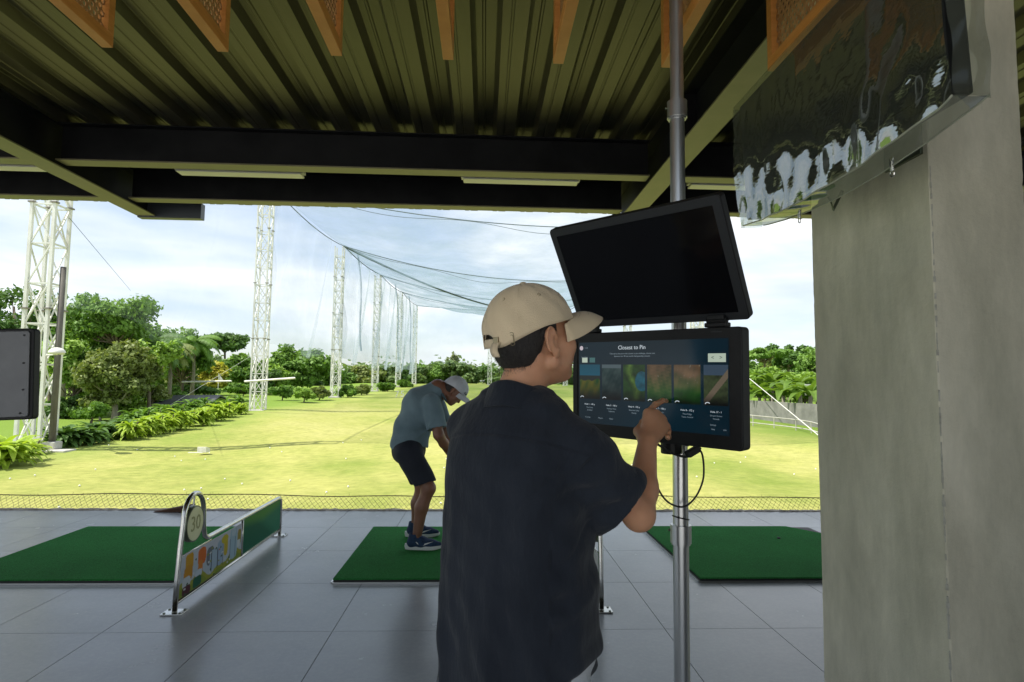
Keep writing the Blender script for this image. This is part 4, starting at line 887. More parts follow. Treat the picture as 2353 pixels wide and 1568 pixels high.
# pole
pp = D(1560, 1100, 2.03); px_, py_ = float(pp[0])+.005, 2.03
pr = empty('silver_pole', (px_, py_, 0), 'tall silver pole carrying the two screens', 'pole')
def ptube(nm, z0, z1, r, m=m_pole, n=28, root=pr):
    f = MB(); f.tube([(0,0,z0), (0,0,z1)], r, n); o = f.build(nm, m, root); auto(o); return o
zc1 = float(D(1562, 1228, 2.03)[2]); zc0 = float(D(1555, 255, 2.03)[2])
ptube('lower_tube', .0, zc1, .0262); ptube('middle_tube', zc1, zc0+.005, .0255); ptube('upper_tube', zc0, DZ_-.01, .0232)
for z_ in (zc1, zc0):
    o = ptube('clamp_collar', z_-.028, z_+.032, .0345); 
    for a in (0, pi):
        f = MB(); f.tube([(.034*cos(a), .01, z_+.012), (.034*cos(a)+.006*cos(a), .01, z_+.012)], .004, 8); f.build('screw', m_dk, o)
    ptube('collar_lip', z_-.034, z_-.0281, .031)
f = MB(); f.tube([(0,0,0.001), (0,0,.012)], .10, 32); f.build('base_plate', m_pole, pr, bevel=.002)
f = MB(); f.box((-.05, -.045, 1.40), (.03, -.0265, 1.50)); f.box((-.045, -.10, 1.42), (.0, -.0455, 1.48)); f.build('screen_bracket', m_blk, pr, bevel=.003)
for z_ in (zc1+.30, zc1+.055):
    f = MB(); f.tube([(.0272*cos(a), .0272*sin(a), z_-.006*cos(a-.3)) for a in np.linspace(0, 2*pi, 25)[:-1]], .0022, 6, closed=True); f.build('cable_tie', m_blk, pr)
# dangling cable and plugs
def wpt(x, y, Y): return D(x, y, Y)
f = MB(); L = [wpt(*q) for q in ((1600, 1030, 1.9), (1612, 1040, 1.92), (1617, 1070, 1.93), (1615, 1105, 1.94), (1600, 1140, 1.95), (1578, 1162, 1.96), (1556, 1164, 1.965), (1530, 1150, 1.97), (1510, 1118, 1.97), (1498, 1080, 1.96), (1500, 1030, 1.94))]
from mathutils.geometry import interpolate_bezier
def smooth_path(L, k=4):
    L = [np.array(p, float) for p in L]; out = []
    for i in range(len(L)-1):
        p0, p1, p2, p3 = L[max(0, i-1)], L[i], L[i+1], L[min(len(L)-1, i+2)]
        for j in range(k):
            t_ = j/k; out.append(.5*((2*p1)+(-p0+p2)*t_+(2*p0-5*p1+4*p2-p3)*t_**2+(-p0+3*p1-3*p2+p3)*t_**3))
    return out+[L[-1]]
f.tube(smooth_path(L), .0032, 8); tag(f.build('power_cable', m_rub, smooth=True), 'black cable hanging in a loop below the lit screen across the pole', 'cable')
f = MB(); L = [wpt(*q) for q in ((1512, 1022, 1.86), (1525, 1030, 1.88), (1545, 1042, 1.9), (1575, 1050, 1.92), (1592, 1042, 1.92), (1610, 1030, 1.9))]; f.tube(smooth_path(L), .0042, 8); tag(f.build('short_cable', m_rub, smooth=True), 'short black cable bundle tucked under the lit screen', 'cable')
q = wpt(1592, 1038, 1.9); f = MB(); f.box((-.024, -.012, -.011), (.024, .012, .011), (rot('y', -.45) @ rot('z', .3), q)); tag(f.build('cable_plug', m_rub, bevel=.003), 'chunky black plug hanging under the lit screen', 'plug')
q = wpt(1543, 1034, 1.93); f = MB(); f.tube([(q[0], q[1], q[2]-.012), (q[0], q[1], q[2]+.03)], .034, 16); tag(f.build('pole_clamp', m_blk, bevel=.003), 'round black clamp on the pole directly under the lit screen', 'clamp')
# neighbouring screen seen from behind at the left edge
nb = empty('neighbour_screen', (0,0,0), 'grey back of a screen cut off by the left edge of the view', 'screen')
cR = D(88, 760, 2.30)
nb.matrix_world = Matrix.Translation((cR[0]-.343, 2.33, cR[2]-.172)) @ Matrix.Rotation(RAD(4), 4, 'Z') @ Matrix.Rotation(RAD(-2.5), 4, 'Y')
f = MB(); f.prism(rrect(.60, .345, .014), (1,0,0), (0,0,1), (0,.04,0)); f.build('casing', m_blk, nb, bevel=.005)
f = MB(); f.prism(rrect(.576, .322, .010), (1,0,0), (0,0,1), (0,-.006,0), (0,-.0005,0)); f.build('back_plate', m_case, nb, bevel=.002)
for x_, z_ in ((.27, .145), (.27, .04), (.27, -.06), (.262, -.148)):
    f = MB(); f.tube([(x_, -.0095, z_), (x_, -.0064, z_)], .0035, 8); f.build('screw', m_blk, nb)
f = MB(); f.tube([(.02, .01, .172), (.025, .01, .190), (.165, .01, .190), (.172, .01, .172)], .006, 8); f.build('carry_handle', m_blk, nb)
np_ = empty('silver_pole', (cR[0]-.36, 2.42, 0), 'silver pole of the neighbouring screen just outside the left edge', 'pole')
ptube('lower_tube', 0, zc1, .0262, root=np_); ptube('upper_tube', zc1, DZ_-.01, .0245, root=np_); ptube('clamp_collar', zc1-.03, zc1+.03, .0345, root=np_)
f = MB(); f.box((-.02, -.10, 1.42), (.02, -.0265, 1.50)); f.build('screen_bracket', m_blk, np_)
# covered television on the column ---------------------------------------
TVX = 1.055; ya, yb2 = 1.285, 2.42
zA, zB = CAMZ+.675, CAMZ+1.185          # bottom / top of the face
tv = empty('covered_television', (TVX, (ya+yb2)/2, (zA+zB)/2), 'black television in a clear plastic dust cover, hung high beside the column', 'television')
tv.rotation_euler.y = -RAD(2.8)
f = MB(); TM4 = Matrix.Identity(4)
f.prism([(-(yb2-ya)/2+.03, -.235), ((yb2-ya)/2-.012, -.235), ((yb2-ya)/2-.012, .250), (-(yb2-ya)/2+.03, .250)], (0,1,0), (0,0,1), (.062,0,0), (.016,0,0)); f.build('casing', m_blk, tv, bevel=.006)
f = MB(); f.box((.012, -(yb2-ya)/2+.05, -.205), (.0155, (yb2-ya)/2-.05, .22)); f.build('screen', mat('matte_tv_panel', (.004,.005,.005), .42, spec=.2), tv)
# cover: film sheet draped over front + underside, crumpled towards the bottom
m_film, t, b = nt('clear_vinyl_film'); out = t.nodes['Material Output']
gl = N(t, 'ShaderNodeBsdfGlossy'); gl.inputs['Roughness'].default_value = .035; gl.inputs['Color'].default_value = (.80,.85,.84,1); tr = N(t, 'ShaderNodeBsdfTransparent'); tr.inputs[0].default_value = (.80,.84,.79,1)
fr = N(t, 'ShaderNodeFresnel'); fr.inputs['IOR'].default_value = 1.55; mx = N(t, 'ShaderNodeMixShader'); df = N(t, 'ShaderNodeBsdfDiffuse'); df.inputs[0].default_value = (.35,.38,.30,1); m2 = N(t, 'ShaderNodeMixShader'); m2.inputs[0].default_value = .10
fm = N(t, 'ShaderNodeMath', operation='MULTIPLY'); fm.inputs[1].default_value = .30; fm.use_clamp = True; t.links.new(fr.outputs[0], fm.inputs[0])
t.links.new(tr.outputs[0], m2.inputs[1]); t.links.new(df.outputs[0], m2.inputs[2]); t.links.new(fm.outputs[0], mx.inputs[0]); t.links.new(m2.outputs[0], mx.inputs[1]); t.links.new(gl.outputs[0], mx.inputs[2]); t.links.new(mx.outputs[0], out.inputs[0])
bn = noise(t, 7, 4, .6, (1, .6, 1.6)); bp = N(t, 'ShaderNodeBump'); bp.inputs['Strength'].default_value = .15; bp.inputs['Distance'].default_value = .01; t.links.new(bn.outputs[0], bp.inputs['Height']); t.links.new(bp.outputs[0], gl.inputs['Normal'])
Lh = (yb2-ya)/2; nA, nB = 150, 110
P_ = np.zeros((nA, nB, 3)); h0, h1 = zA-(zA+zB)/2, zB-(zA+zB)/2
for i in range(nA):
    s_ = i/(nA-1); y = -Lh+2*Lh*s_; sag = .04*sin(pi*s_)**.8
    for j in range(nB):
        w_ = j/(nB-1)
        if w_ < .78:
            q = w_/.78; z = h1+(h0-h1)*q - sag*q**3; qb = .66+.10*sin(s_*5+.8)+.05*sin(s_*19)+.03*sin(s_*43)+.02*sin(s_*97+1); amp_ = .019*(.18+.82*s_); dep = -.004-amp_*(sin(min(1, q/qb)*pi*.5)**2)+(amp_+.006)*max(0, (q-qb)/(1-qb))**1.25
            cr_ = (q**3)*(.0045*sin(s_*23+q*7)+.0030*sin(s_*47-q*15+2)+.0016*sin(s_*13+q*23))+.0006*sin(s_*6+q*3)
            crease = (q**2.5)*.007*abs(sin(s_*9-q*3.5+.9*sin(q*5+s_*3)))**1.5
            x = dep+cr_-crease
        else:
            q = (w_-.78)/.22; z = h0-sag-.012*sin(q*pi*.5)+.035*q*0+.012*q; x = -.004+.088*q+.0012*sin(s_*40+q*7); z += -.012*sin(pi*s_)*q+.0012*sin(s_*61+q*5)*(1-q)
        P_[i, j] = (x, y, z)
m_film2 = m_film.copy(); m_film2.name = 'milky_vinyl_film'
for n_ in m_film2.node_tree.nodes:
    if n_.type == 'BSDF_DIFFUSE': n_.inputs[0].default_value = (.20,.205,.14,1)
    if n_.type == 'MIX_SHADER' and n_.inputs[0].default_value < .2 and not n_.inputs[0].is_linked: n_.inputs[0].default_value = .5
jc = int(nB*.78)
f = MB(); f.grid(P_[:, :jc+1]); f.build('plastic_cover', m_film, tv, smooth=True)
f = MB(); f.grid(P_[:, jc:]); f.build('cover_underside', m_film2, tv, smooth=True)
for s_ in (-1, 1):                      # side flaps of the cover
    G = np.zeros((60, 10, 3))
    for a in range(60):
        for k in range(10):
            q = a/59; kk = k/9; z = h1+(h0-h1)*q-.008; bul = .03*sin(pi*min(1, q*1.05))*(1 if s_ < 0 else .35)+.012*q**3
            G[a, k] = (-.006+.09*kk-.004*sin(q*5), s_*(Lh+bul*sin(pi*(.15+.7*kk))+.004*sin(q*19+kk*5)), z)
    f = MB(); f.grid(G); f.build('cover_flap', m_film, tv, smooth=True)
m_seam = mat('cover_seam', (.36,.38,.30), .3); 
f = MB(); f.tube([tuple(P_[i, int(nB*.78)]) for i in range(0, nA, 3)], .0028, 6); f.build('cover_seam', m_seam, tv, smooth=True)
f = MB(); f.tube([tuple(P_[i, nB-1]) for i in range(0, nA, 3)], .0026, 6); f.build('cover_seam', m_seam, tv, smooth=True)
for s_ in (.30, .74):
    p_ = P_[int(s_*(nA-1)), nB-1]; f = MB(); f.tube([(p_[0], p_[1], p_[2]+.004), (p_[0], p_[1], p_[2]-.016)], .006, 8); f.tube([(p_[0], p_[1]+.008*cos(a), p_[2]-.022+.009*sin(a)) for a in np.linspace(0, 2*pi, 11)[:-1]], .0018, 5, closed=True); f.build('zip_pull', m_chr, tv)
br = empty('television_bracket', (TVX+.1, 1.95, zA), 'dark metal bracket holding the covered television off the column', 'bracket')
f = MB(); f.bar((.0, .0, .22), (cx0-TVX-.1-.004, 0, .22), .05, .06); f.build('bracket_arm', m_dk, br)
f = MB(); f.box((cx0-TVX-.1-.012, -.09, .10), (cx0-TVX-.1-.001, .09, .34)); f.build('wall_plate', m_dk, br, bevel=.002)
f = MB(); f.box((-.024, -.2, .02), (-.008, .2, .42)); f.build('mount_plate', m_dk, br)
q1_, q2_, q3_ = D(1905, 452, 1.98), D(1915, 482, 1.98), D(1935, 440, 1.98)
f = MB(); f.tube([np.array(q_)-np.array(br.location) for q_ in (q1_, q2_, q3_)], .006, 8); f.build('bracket_strut', m_dk, br)
# ================================================================ PEOPLE (implicit surfaces -> surface nets)
def nrmz(v): v = np.asarray(v, float); return v/np.linalg.norm(v)
class SDF:
    def __init__(s, lo, hi, h):
        s.lo = np.array(lo, float); s.h = h; s.n = np.ceil((np.array(hi)-s.lo)/h).astype(int)+1; s.f = np.full(s.n, .2, np.float32)
    def block(s, lo, hi):
        a = np.clip(np.floor((np.asarray(lo)-s.lo)/s.h).astype(int), 0, s.n); b_ = np.clip(np.ceil((np.asarray(hi)-s.lo)/s.h).astype(int)+1, 0, s.n)
        if (b_ <= a).any(): return None, None
        ax = [s.lo[i]+s.h*np.arange(a[i], b_[i]) for i in range(3)]
        X, Y, Z = np.meshgrid(*ax, indexing='ij', sparse=True); return (slice(a[0], b_[0]), slice(a[1], b_[1]), slice(a[2], b_[2])), (X, Y, Z)
    def put(s, lo, hi, fn, k=.01, sub=False):
        m_ = max(k, .01)*1.6+2*s.h; sl_, xyz = s.block(np.asarray(lo)-m_, np.asarray(hi)+m_)
        if sl_ is None: return s
        d = fn(*xyz).astype(np.float32); g = s.f[sl_]
        if sub:
            h = np.clip(.5-.5*(g+d)/k, 0, 1); s.f[sl_] = g*(1-h)-d*h+k*h*(1-h)
        else:
            h = np.clip(.5+.5*(g-d)/k, 0, 1); s.f[sl_] = g*(1-h)+d*h-k*h*(1-h)
        return s
    def cap(s, a, b_, ra, rb, k=.01, sub=False):
        a = np.asarray(a, float); b_ = np.asarray(b_, float); r = max(ra, rb); ab = b_-a; L2 = (ab**2).sum()+1e-12
        def fn(X, Y, Z):
            t_ = np.clip(((X-a[0])*ab[0]+(Y-a[1])*ab[1]+(Z-a[2])*ab[2])/L2, 0, 1)
            return np.sqrt((X-a[0]-t_*ab[0])**2+(Y-a[1]-t_*ab[1])**2+(Z-a[2]-t_*ab[2])**2)-(ra+(rb-ra)*t_)
        return s.put(np.minimum(a, b_)-r, np.maximum(a, b_)+r, fn, k, sub)
    def chain(s, P, R, k=.01):
        for i in range(len(P)-1): s.cap(P[i], P[i+1], R[i], R[i+1], k)
        return s
    def ell(s, c, r, A=None, k=.01, sub=False):
        c = np.asarray(c, float); r = np.asarray(r, float); A = np.eye(3) if A is None else np.asarray(A, float)   # rows: local axes
        def fn(X, Y, Z):
            dx, dy, dz = X-c[0], Y-c[1], Z-c[2]
            q = [A[i][0]*dx+A[i][1]*dy+A[i][2]*dz for i in range(3)]
            k0 = np.sqrt(sum((q[i]/r[i])**2 for i in range(3))); k1 = np.sqrt(sum((q[i]/r[i]**2)**2 for i in range(3)))+1e-6
            return k0*(k0-1)/k1
        e = np.sqrt(((A.T*r)**2).sum(1)); return s.put(c-e, c+e, fn, k, sub)
    def mesh(s, smooth=2):
        f = s.f; S = f < 0; c = np.zeros(tuple(s.n-1), np.int8)
        for i in (0, 1):
            for j in (0, 1):
                for k in (0, 1): c += S[i:s.n[0]-1+i, j:s.n[1]-1+j, k:s.n[2]-1+k]
        act = (c > 0) & (c < 8); I = np.argwhere(act); idx = np.full(act.shape, -1, np.int64); idx[act] = np.arange(len(I))
        pos = np.zeros((len(I), 3)); cnt = np.zeros(len(I))
        cor = [np.array([i, j, k]) for i in (0, 1) for j in (0, 1) for k in (0, 1)]
        for a in cor:
            for ax in range(3):
                if a[ax]: continue
                b_ = a.copy(); b_[ax] = 1; fa = f[tuple((I+a).T)]; fb = f[tuple((I+b_).T)]; m_ = (fa < 0) != (fb < 0)
                t_ = np.where(m_, fa/(fa-fb+1e-12), 0); p = a+t_[:, None]*(b_-a); pos[m_] += p[m_]; cnt[m_] += 1
        V = s.lo+s.h*(I+pos/cnt[:, None]); F = []
        for ax in range(3):
            o1, o2 = [(1, 2), (2, 0), (0, 1)][ax]; sa = [slice(None)]*3; sb = [slice(None)]*3; sa[ax] = slice(0, -1); sb[ax] = slice(1, None)
            E_ = S[tuple(sa)] != S[tuple(sb)]; J = np.argwhere(E_); ok = (J[:, o1] > 0) & (J[:, o2] > 0) & (J[:, o1] < s.n[o1]-1) & (J[:, o2] < s.n[o2]-1); J = J[ok]
            q = []
            for d1, d2 in ((1, 1), (0, 1), (0, 0), (1, 0)):
                K = J.copy(); K[:, o1] -= d1; K[:, o2] -= d2; q.append(idx[tuple(K.T)])
            q = np.stack(q, 1); inv = ~S[tuple(J.T)]; q[inv] = q[inv][:, ::-1]; F.append(q)
        F = np.concatenate(F)
        for _ in range(smooth):
            acc = np.zeros_like(V); n_ = np.zeros(len(V))
            for a, b_ in ((0, 1), (1, 2), (2, 3), (3, 0)):
                np.add.at(acc, F[:, a], V[F[:, b_]]); np.add.at(acc, F[:, b_], V[F[:, a]]); np.add.at(n_, F[:, a], 1); np.add.at(n_, F[:, b_], 1)
            V = V*.45+.55*acc/n_[:, None]
        return V, F
    def build(s, name, m, parent, smooth=2, disp=None, keep_fn=None, mats=None):
        V, F = s.mesh(smooth)
        if len(F) == 0: raise Exception('empty '+name)
        # keep only the largest connected piece when asked
        n = np.zeros_like(V); fn_ = np.cross(V[F[:, 2]]-V[F[:, 0]], V[F[:, 3]]-V[F[:, 1]])
        for a in range(4): np.add.at(n, F[:, a], fn_)
        n /= np.linalg.norm(n, axis=1)[:, None]+1e-12
        if disp is not None: V = V+n*disp(V, n)[:, None]
        me = bpy.data.meshes.new(name); me.from_pydata(V.tolist(), [], F.tolist()); me.polygons.foreach_set('use_smooth', [True]*len(F))
        me.materials.append(m); o = bpy.data.objects.new(name, me); C.objects.link(o)
        if parent is not None: keep(o, parent)
        return o, V, n
class Frame:
    def __init__(s, o, f, u, sc_=1.):
        s.o = np.asarray(o, float); s.f = nrmz(f); r = nrmz(np.cross(s.f, u)); s.u = np.cross(r, s.f); s.r = r; s.s = sc_; s.A = np.array([s.r, s.f, s.u])
    def __call__(s, x, y, z): return s.o+s.s*(x*s.r+y*s.f+z*s.u)
    def mat4(s): return Matrix([[s.r[i]*s.s, s.f[i]*s.s, s.u[i]*s.s, s.o[i]] for i in range(3)]+[[0,0,0,1]])
def head_sdf(S, H):
    q = H.s; e = lambda c, r, k=.012, sub=False, A=None: S.ell(H(*c), np.array(r)*q, H.A if A is None else A @ H.A, k*q, sub)
    e((0, -.016, .048), (.075, .094, .080)); e((0, .035, .02), (.066, .062, .075), .02); e((0, .038, -.045), (.055, .052, .065), .02)
    for s_ in (-1, 1):
        S.cap(H(s_*.058, .004, -.048), H(s_*.024, .066, -.086), .020*q, .017*q, .022*q)
        e((s_*.046, .060, -.018), (.026, .029, .029), .02); e((s_*.044, .042, -.050), (.024, .028, .026), .02)
        e((s_*.030, .092, .012), (.015, .010, .009), .008, sub=True)
        e((s_*.030, .080, .012), (.0125, .0125, .0115), .003)
        e((s_*.012, .096, -.030), (.008, .010, .007), .006)
        e((s_*.030, .086, .030), (.020, .010, .006), .01)
        # ear: shell, rim, lobe, concha
        A = rot('z', s_*(-.42)) @ rot('x', .16); A = A.T
        e((s_*.0815, -.006, .002), (.0065, .0175, .031), .006, A=A)
        rim = [(s_*(.083+.003*abs(sin(a))), -.010-.0165*cos(a), .004+.030*sin(a)) for a in np.linspace(-.9, 3.5, 12)]
        rim = [(p[0]+s_*.004*(-.2+(-(p[1]+.01))/.0165*1.0), p[1], p[2]) for p in rim]
        S.chain([H(*p) for p in rim], [.0036*q]*12, .003*q)
        e((s_*.080, .002, -.028), (.0055, .009, .010), .006)
        e((s_*.090, .001, -.001), (.008, .0095, .016), .005, sub=True, A=A)
    S.cap(H(0, .089, .016), H(0, .102, -.024), .0075*q, .010*q, .012*q); e((0, .102, -.028), (.011, .010, .008), .008)
    e((0, .088, -.057), (.023, .009, .0055), .007); e((0, .086, -.066), (.019, .009, .006), .006)
    e((0, .070, -.087), (.022, .017, .015), .015); e((0, .095, -.0612), (.024, .006, .0012), .003, sub=True)
m_skin, t, b = nt('skin_tan')
n = noise(t, 9, 4); r = ramp(t, n.outputs[0], [(.3, (.50,.245,.135)), (.7, (.62,.33,.195))]); t.links.new(r.outputs[0], b.inputs['Base Color']); b.inputs['Roughness'].default_value = .56; b.inputs['Specular IOR Level'].default_value = .4
b.inputs['Subsurface Weight'].default_value = .25; b.inputs['Subsurface Radius'].default_value = (1,.35,.18); b.inputs['Subsurface Scale'].default_value = .008
bn = noise(t, 260, 3, .7); bp = N(t, 'ShaderNodeBump'); bp.inputs['Strength'].default_value = .12; bp.inputs['Distance'].default_value = .002; t.links.new(bn.outputs[0], bp.inputs['Height']); t.links.new(bp.outputs[0], b.inputs['Normal'])
m_skin2 = mat('skin_brown', (.20,.088,.05), .5, col2=(.28,.13,.078), vs=8, sss=.15)
m_hair = mat('black_hair', (.012,.010,.009), .55, col2=(.03,.025,.02), vs=120, stretch=(1,1,.3), bump=.8, bs=260, bstretch=(1,1,.25))
m_cap = mat('beige_cap_cotton', (.66,.53,.34), .85, col2=(.74,.60,.40), vs=7, bump=.35, bs=420, sheen=.2)
m_capst = mat('cap_stitching', (.34,.26,.15), .8); m_brass = mat('dull_metal_buckle', (.30,.25,.16), .35, metal=1)
m_navy, t, b = nt('navy_linen')
n = noise(t, 5, 6, .65, (1,1,.5)); r = ramp(t, n.outputs[0], [(.3, (.012,.0155,.023)), (.7, (.024,.030,.041))]); t.links.new(r.outputs[0], b.inputs['Base Color']); b.inputs['Roughness'].default_value = .9; b.inputs['Sheen Weight'].default_value = .12; b.inputs['Specular IOR Level'].default_value = .2
b1 = noise(t, 500, 2, .8); b2 = noise(t, 11, 5, .6, (1,1,.35)); ad_ = N(t, 'ShaderNodeMath', operation='MULTIPLY_ADD'); ad_.inputs[1].default_value = .06; t.links.new(b1.outputs[0], ad_.inputs[0]); t.links.new(b2.outputs[0], ad_.inputs[2])
bp = N(t, 'ShaderNodeBump'); bp.inputs['Strength'].default_value = .8; bp.inputs['Distance'].default_value = .02; t.links.new(ad_.outputs[0], bp.inputs['Height']); t.links.new(bp.outputs[0], b.inputs['Normal'])
m_jean = mat('pale_denim', (.42,.46,.50), .85, col2=(.58,.60,.62), vs=6, bump=.4, bs=200)
m_sole = mat('shoe_sole_white', (.72,.72,.70), .5); m_shoe = mat('shoe_navy_knit', (.012,.03,.075), .75, col2=(.02,.055,.13), vs=60, bump=.3, bs=300)
def cap_parts(H, root, m_c, m_s, strap=True, logo=None, brimL=.092):
    q = H.s; top = .142
    def hem(phi):
        z = .036+.012*cos(phi); 
        if cos(phi) < -.0: z -= .030*(-cos(phi))**1.5
        d = abs(((phi-pi+pi) % (2*pi))-pi)
        if strap and d < .44: z += .040*math.sqrt(max(0, 1-(d/.44)**2))
        return z
    def prad(phi, z_rel):
        return (1-z_rel**2.35)**.5
    nph, nt_ = 96, 22; G = np.zeros((nph+1, nt_, 3))
    for i in range(nph+1):
        phi = 2*pi*i/nph; zh = hem(phi)
        for k in range(nt_):
            tt = k/(nt_-1); zz = zh+(top-zh)*(1-(1-tt)**1.5); zr = max(0, (zz-.02)/(top-.02)); ph_ = math.sqrt(max(0, 1-zr**2.5))
            seam = -.0012*math.exp(-((((phi+pi/6) % (pi/3))-pi/6)/.022)**2)
            wr = .0012*sin(phi*5+zz*60)*(1-zr)+.001*sin(phi*11-zz*90)
            rx, ry = .0885, (.112 if cos(phi) > 0 else .1125)
            fl = 1+.02*(1-zr)
            G[i, k] = H((rx*ph_*fl+seam+wr)*sin(phi), -.006+(ry*ph_*fl+seam+wr)*cos(phi), zz)
    f = MB(); f.grid(G); crown = f.build('cap_crown', m_c, None, smooth=True); keep(crown, root); s_ = crown.modifiers.new('s', 'SOLIDIFY'); s_.thickness = .0022*q; s_.offset = 1
    tag(crown)
    # hem seam line, button, eyelets
    f = MB(); f.tube([H((.0900)*sin(p_)*math.sqrt(max(0, 1-max(0, (hem(p_)+.0-.02)/(top-.02))**2.5)), -.006+(.1135 if cos(p_) > 0 else .1095)*cos(p_)*math.sqrt(max(0, 1-max(0, (hem(p_)-.02)/(top-.02))**2.5)), hem(p_)+.001) for p_ in np.linspace(0, 2*pi, 90)[:-1]], .0018*q, 5, closed=True); keep(f.build('cap_hem', m_c, None, smooth=True), crown)
    f = MB(); f.add(*uv_ell(H, (0, -.006, top+.0015), (.0085, .0085, .004))); keep(f.build('cap_button', m_c, None, smooth=True), crown)
    for k in range(6):
        p_ = pi/6+k*pi/3+(pi/6 if False else 0); zz = .108; zr = (zz-.02)/(top-.02); ph_ = math.sqrt(1-zr**2.5)*1.012
        c0 = H(.0885*ph_*sin(p_)*1.02, -.006+.110*ph_*cos(p_)*1.02, zz); nr_ = nrmz(c0-H(0, -.006, .04)); t1 = nrmz(np.cross(nr_, H.u)); t2 = np.cross(nr_, t1)
        f = MB(); f.tube([c0+q*.0035*(cos(a)*t1+sin(a)*t2)+nr_*.0015 for a in np.linspace(0, 2*pi, 13)[:-1]], .0011*q, 5, closed=True); keep(f.build('cap_eyelet', m_s, None, smooth=True), crown)
    # brim
    G = np.zeros((41, 12, 3))
    for i in range(41):
        a = (i/40*2-1); p_ = a*1.08
        for k in range(12):
            v_ = k/11; L = brimL*(1-abs(a)**2.6)**.62 if abs(a) < 1 else 0
            x_ = .0885*sin(p_)*(1+.03*v_); y_ = -.006+.112*cos(p_)+L*v_; z_ = hem(p_)+.004-.012*v_-.030*(abs(a)**2)*v_+.012*sin(v_*pi)*(1-a*a) - .012*a*a
            G[i, k] = H(x_, y_, z_)
    f = MB(); f.grid(G); brim = f.build('cap_brim', m_c, None, smooth=True); keep(brim, root); s_ = brim.modifiers.new('s', 'SOLIDIFY'); s_.thickness = .004*q; s_.offset = 0
    for v0 in (.3, .55, .8, .97):
        f = MB(); f.tube([G[i, int(v0*11)]+H.u*.0022 for i in range(3, 38)], .0005, 4); keep(f.build('brim_stitch', m_s, None), brim)
    return crown, G
def uv_ell(H, c, r, n=14, m_=9):
    V = []; F = []
    for i in range(m_):
        e = -pi/2+pi*i/(m_-1)
        for j in range(n): a = 2*pi*j/n; V.append(H(c[0]+r[0]*cos(e)*cos(a), c[1]+r[1]*cos(e)*sin(a), c[2]+r[2]*sin(e)))
    for i in range(m_-1):
        for j in range(n): F.append((i*n+j, i*n+(j+1)%n, (i+1)*n+(j+1)%n, (i+1)*n+j))
    return V, F
def loft_fn(sec, Bc, Rt, Fw):
    """sections: (z, half width, half depth, u offset, v offset, power)"""
    sec = np.array(sec, float); zz = sec[:, 0]
    def fn(X, Y, Z):
        g = lambda i: np.interp(Z, zz, sec[:, i])
        a, b_, uo, vo = g(1), g(2), g(3), g(4); u = (X-Bc[0])*Rt[0]+(Y-Bc[1])*Rt[1]-uo; v = (X-Bc[0])*Fw[0]+(Y-Bc[1])*Fw[1]-vo
        p_ = 2.35; d = ((np.abs(u)/a)**p_+(np.abs(v)/b_)**p_)**(1/p_); d = (d-1)*np.minimum(a, b_)
        return np.maximum(d, np.maximum(zz[0]-Z, Z-zz[-1]))
    return fn
# ---------------------------------------------------------------- man at the screen
al = RAD(34); Fw = np.array([sin(al), cos(al), 0]); Rt = np.array([cos(al), -sin(al), 0]); Bc = np.array([.088, 1.53, 0]); UP = np.array([0,0,1.])
B = lambda u, v, z: Bc+Rt*u+Fw*v+UP*z
ah = RAD(57); hf = np.array([sin(ah)*cos(.19), cos(ah)*cos(.19), sin(.19)]); Hc = np.array([.124, 1.532, 1.549]); HD = Frame(Hc, hf, UP+np.array([.03,0,0]), 1.06); ac = RAD(66); HCAP = Frame(Hc, (sin(ac)*cos(.17), cos(ac)*cos(.17), sin(.17)), UP+np.array([.02,0,0]), 1.07)
man = empty('person', (Bc[0], Bc[1], 0), 'man in navy short sleeved shirt and beige cap, back turned, pointing at the lit screen', 'person')
# where the index finger meets the screen
Ms = low.matrix_world; sn = np.array(Ms.to_3x3() @ Vector((0, -1, 0))); so_ = np.array(Ms @ Vector((0, -.002, 0)))
d_ = CR @ np.array([(1535-PW/2)/PF, -(922-PH/2)/PF, -1]); tt = np.dot(so_-CC, sn)/np.dot(d_, sn); TIP = CC+d_*tt+sn*.0078
print('tip', TIP)
Yt = TIP[1]
shR = B(.160, .0, 1.302); elR = D(1468, 1184, 1.50); wrR = D(1487, 1022, Yt-.165)
shL = B(-.158, .0, 1.328); elL = B(-.130, .17, 1.10); wrL = B(.03, .33, 1.13)
S = SDF((-.22, 1.2, -.01), (.62, 2.02, 1.75), .0037)
head_sdf(S, HD)
nk = B(.005, -.02, 1.40)
S.cap(HD(0, -.035, -.045), nk, .046, .050, .03); S.cap(HD(0, -.008, -.06), nk+Fw*.022, .041, .048, .03)
for s_ in (-1, 1):
    S.cap(HD(s_*.045, -.03, -.03), B(s_*.03, .03, 1.40), .016, .015, .02)
    S.cap(nk, B(s_*.10, -.01, 1.335), .040, .030, .04)
S.put((-.2, 1.2, .85), (.4, 1.9, 1.40), loft_fn([(.86,.155,.11,0,0,2),(1.0,.14,.10,0,0,2),(1.12,.140,.098,0,0,2),(1.25,.145,.10,0,0,2),(1.30,.125,.085,0,-.005,2),(1.36,.075,.06,0,-.01,2)], Bc, Rt, Fw), .03)
S.chain([shR, elR], [.044, .037], .03); S.chain([elR, elR*.65+wrR*.35, wrR], [.037, .0385, .0255], .02)
S.chain([shL, elL, elL*.6+wrL*.4, wrL], [.040, .041, .041, .028], .02)
for s_, hx in ((-1, -.09), (1, .09)):
    S.chain([B(hx, .0, .90), B(hx*1.1, .02, .50), B(hx*1.2, -.01, .10)], [.088, .058, .042], .04)
    S.chain([B(hx*1.2, -.02, .05), B(hx*1.25, .15, .035)], [.035, .03], .02)
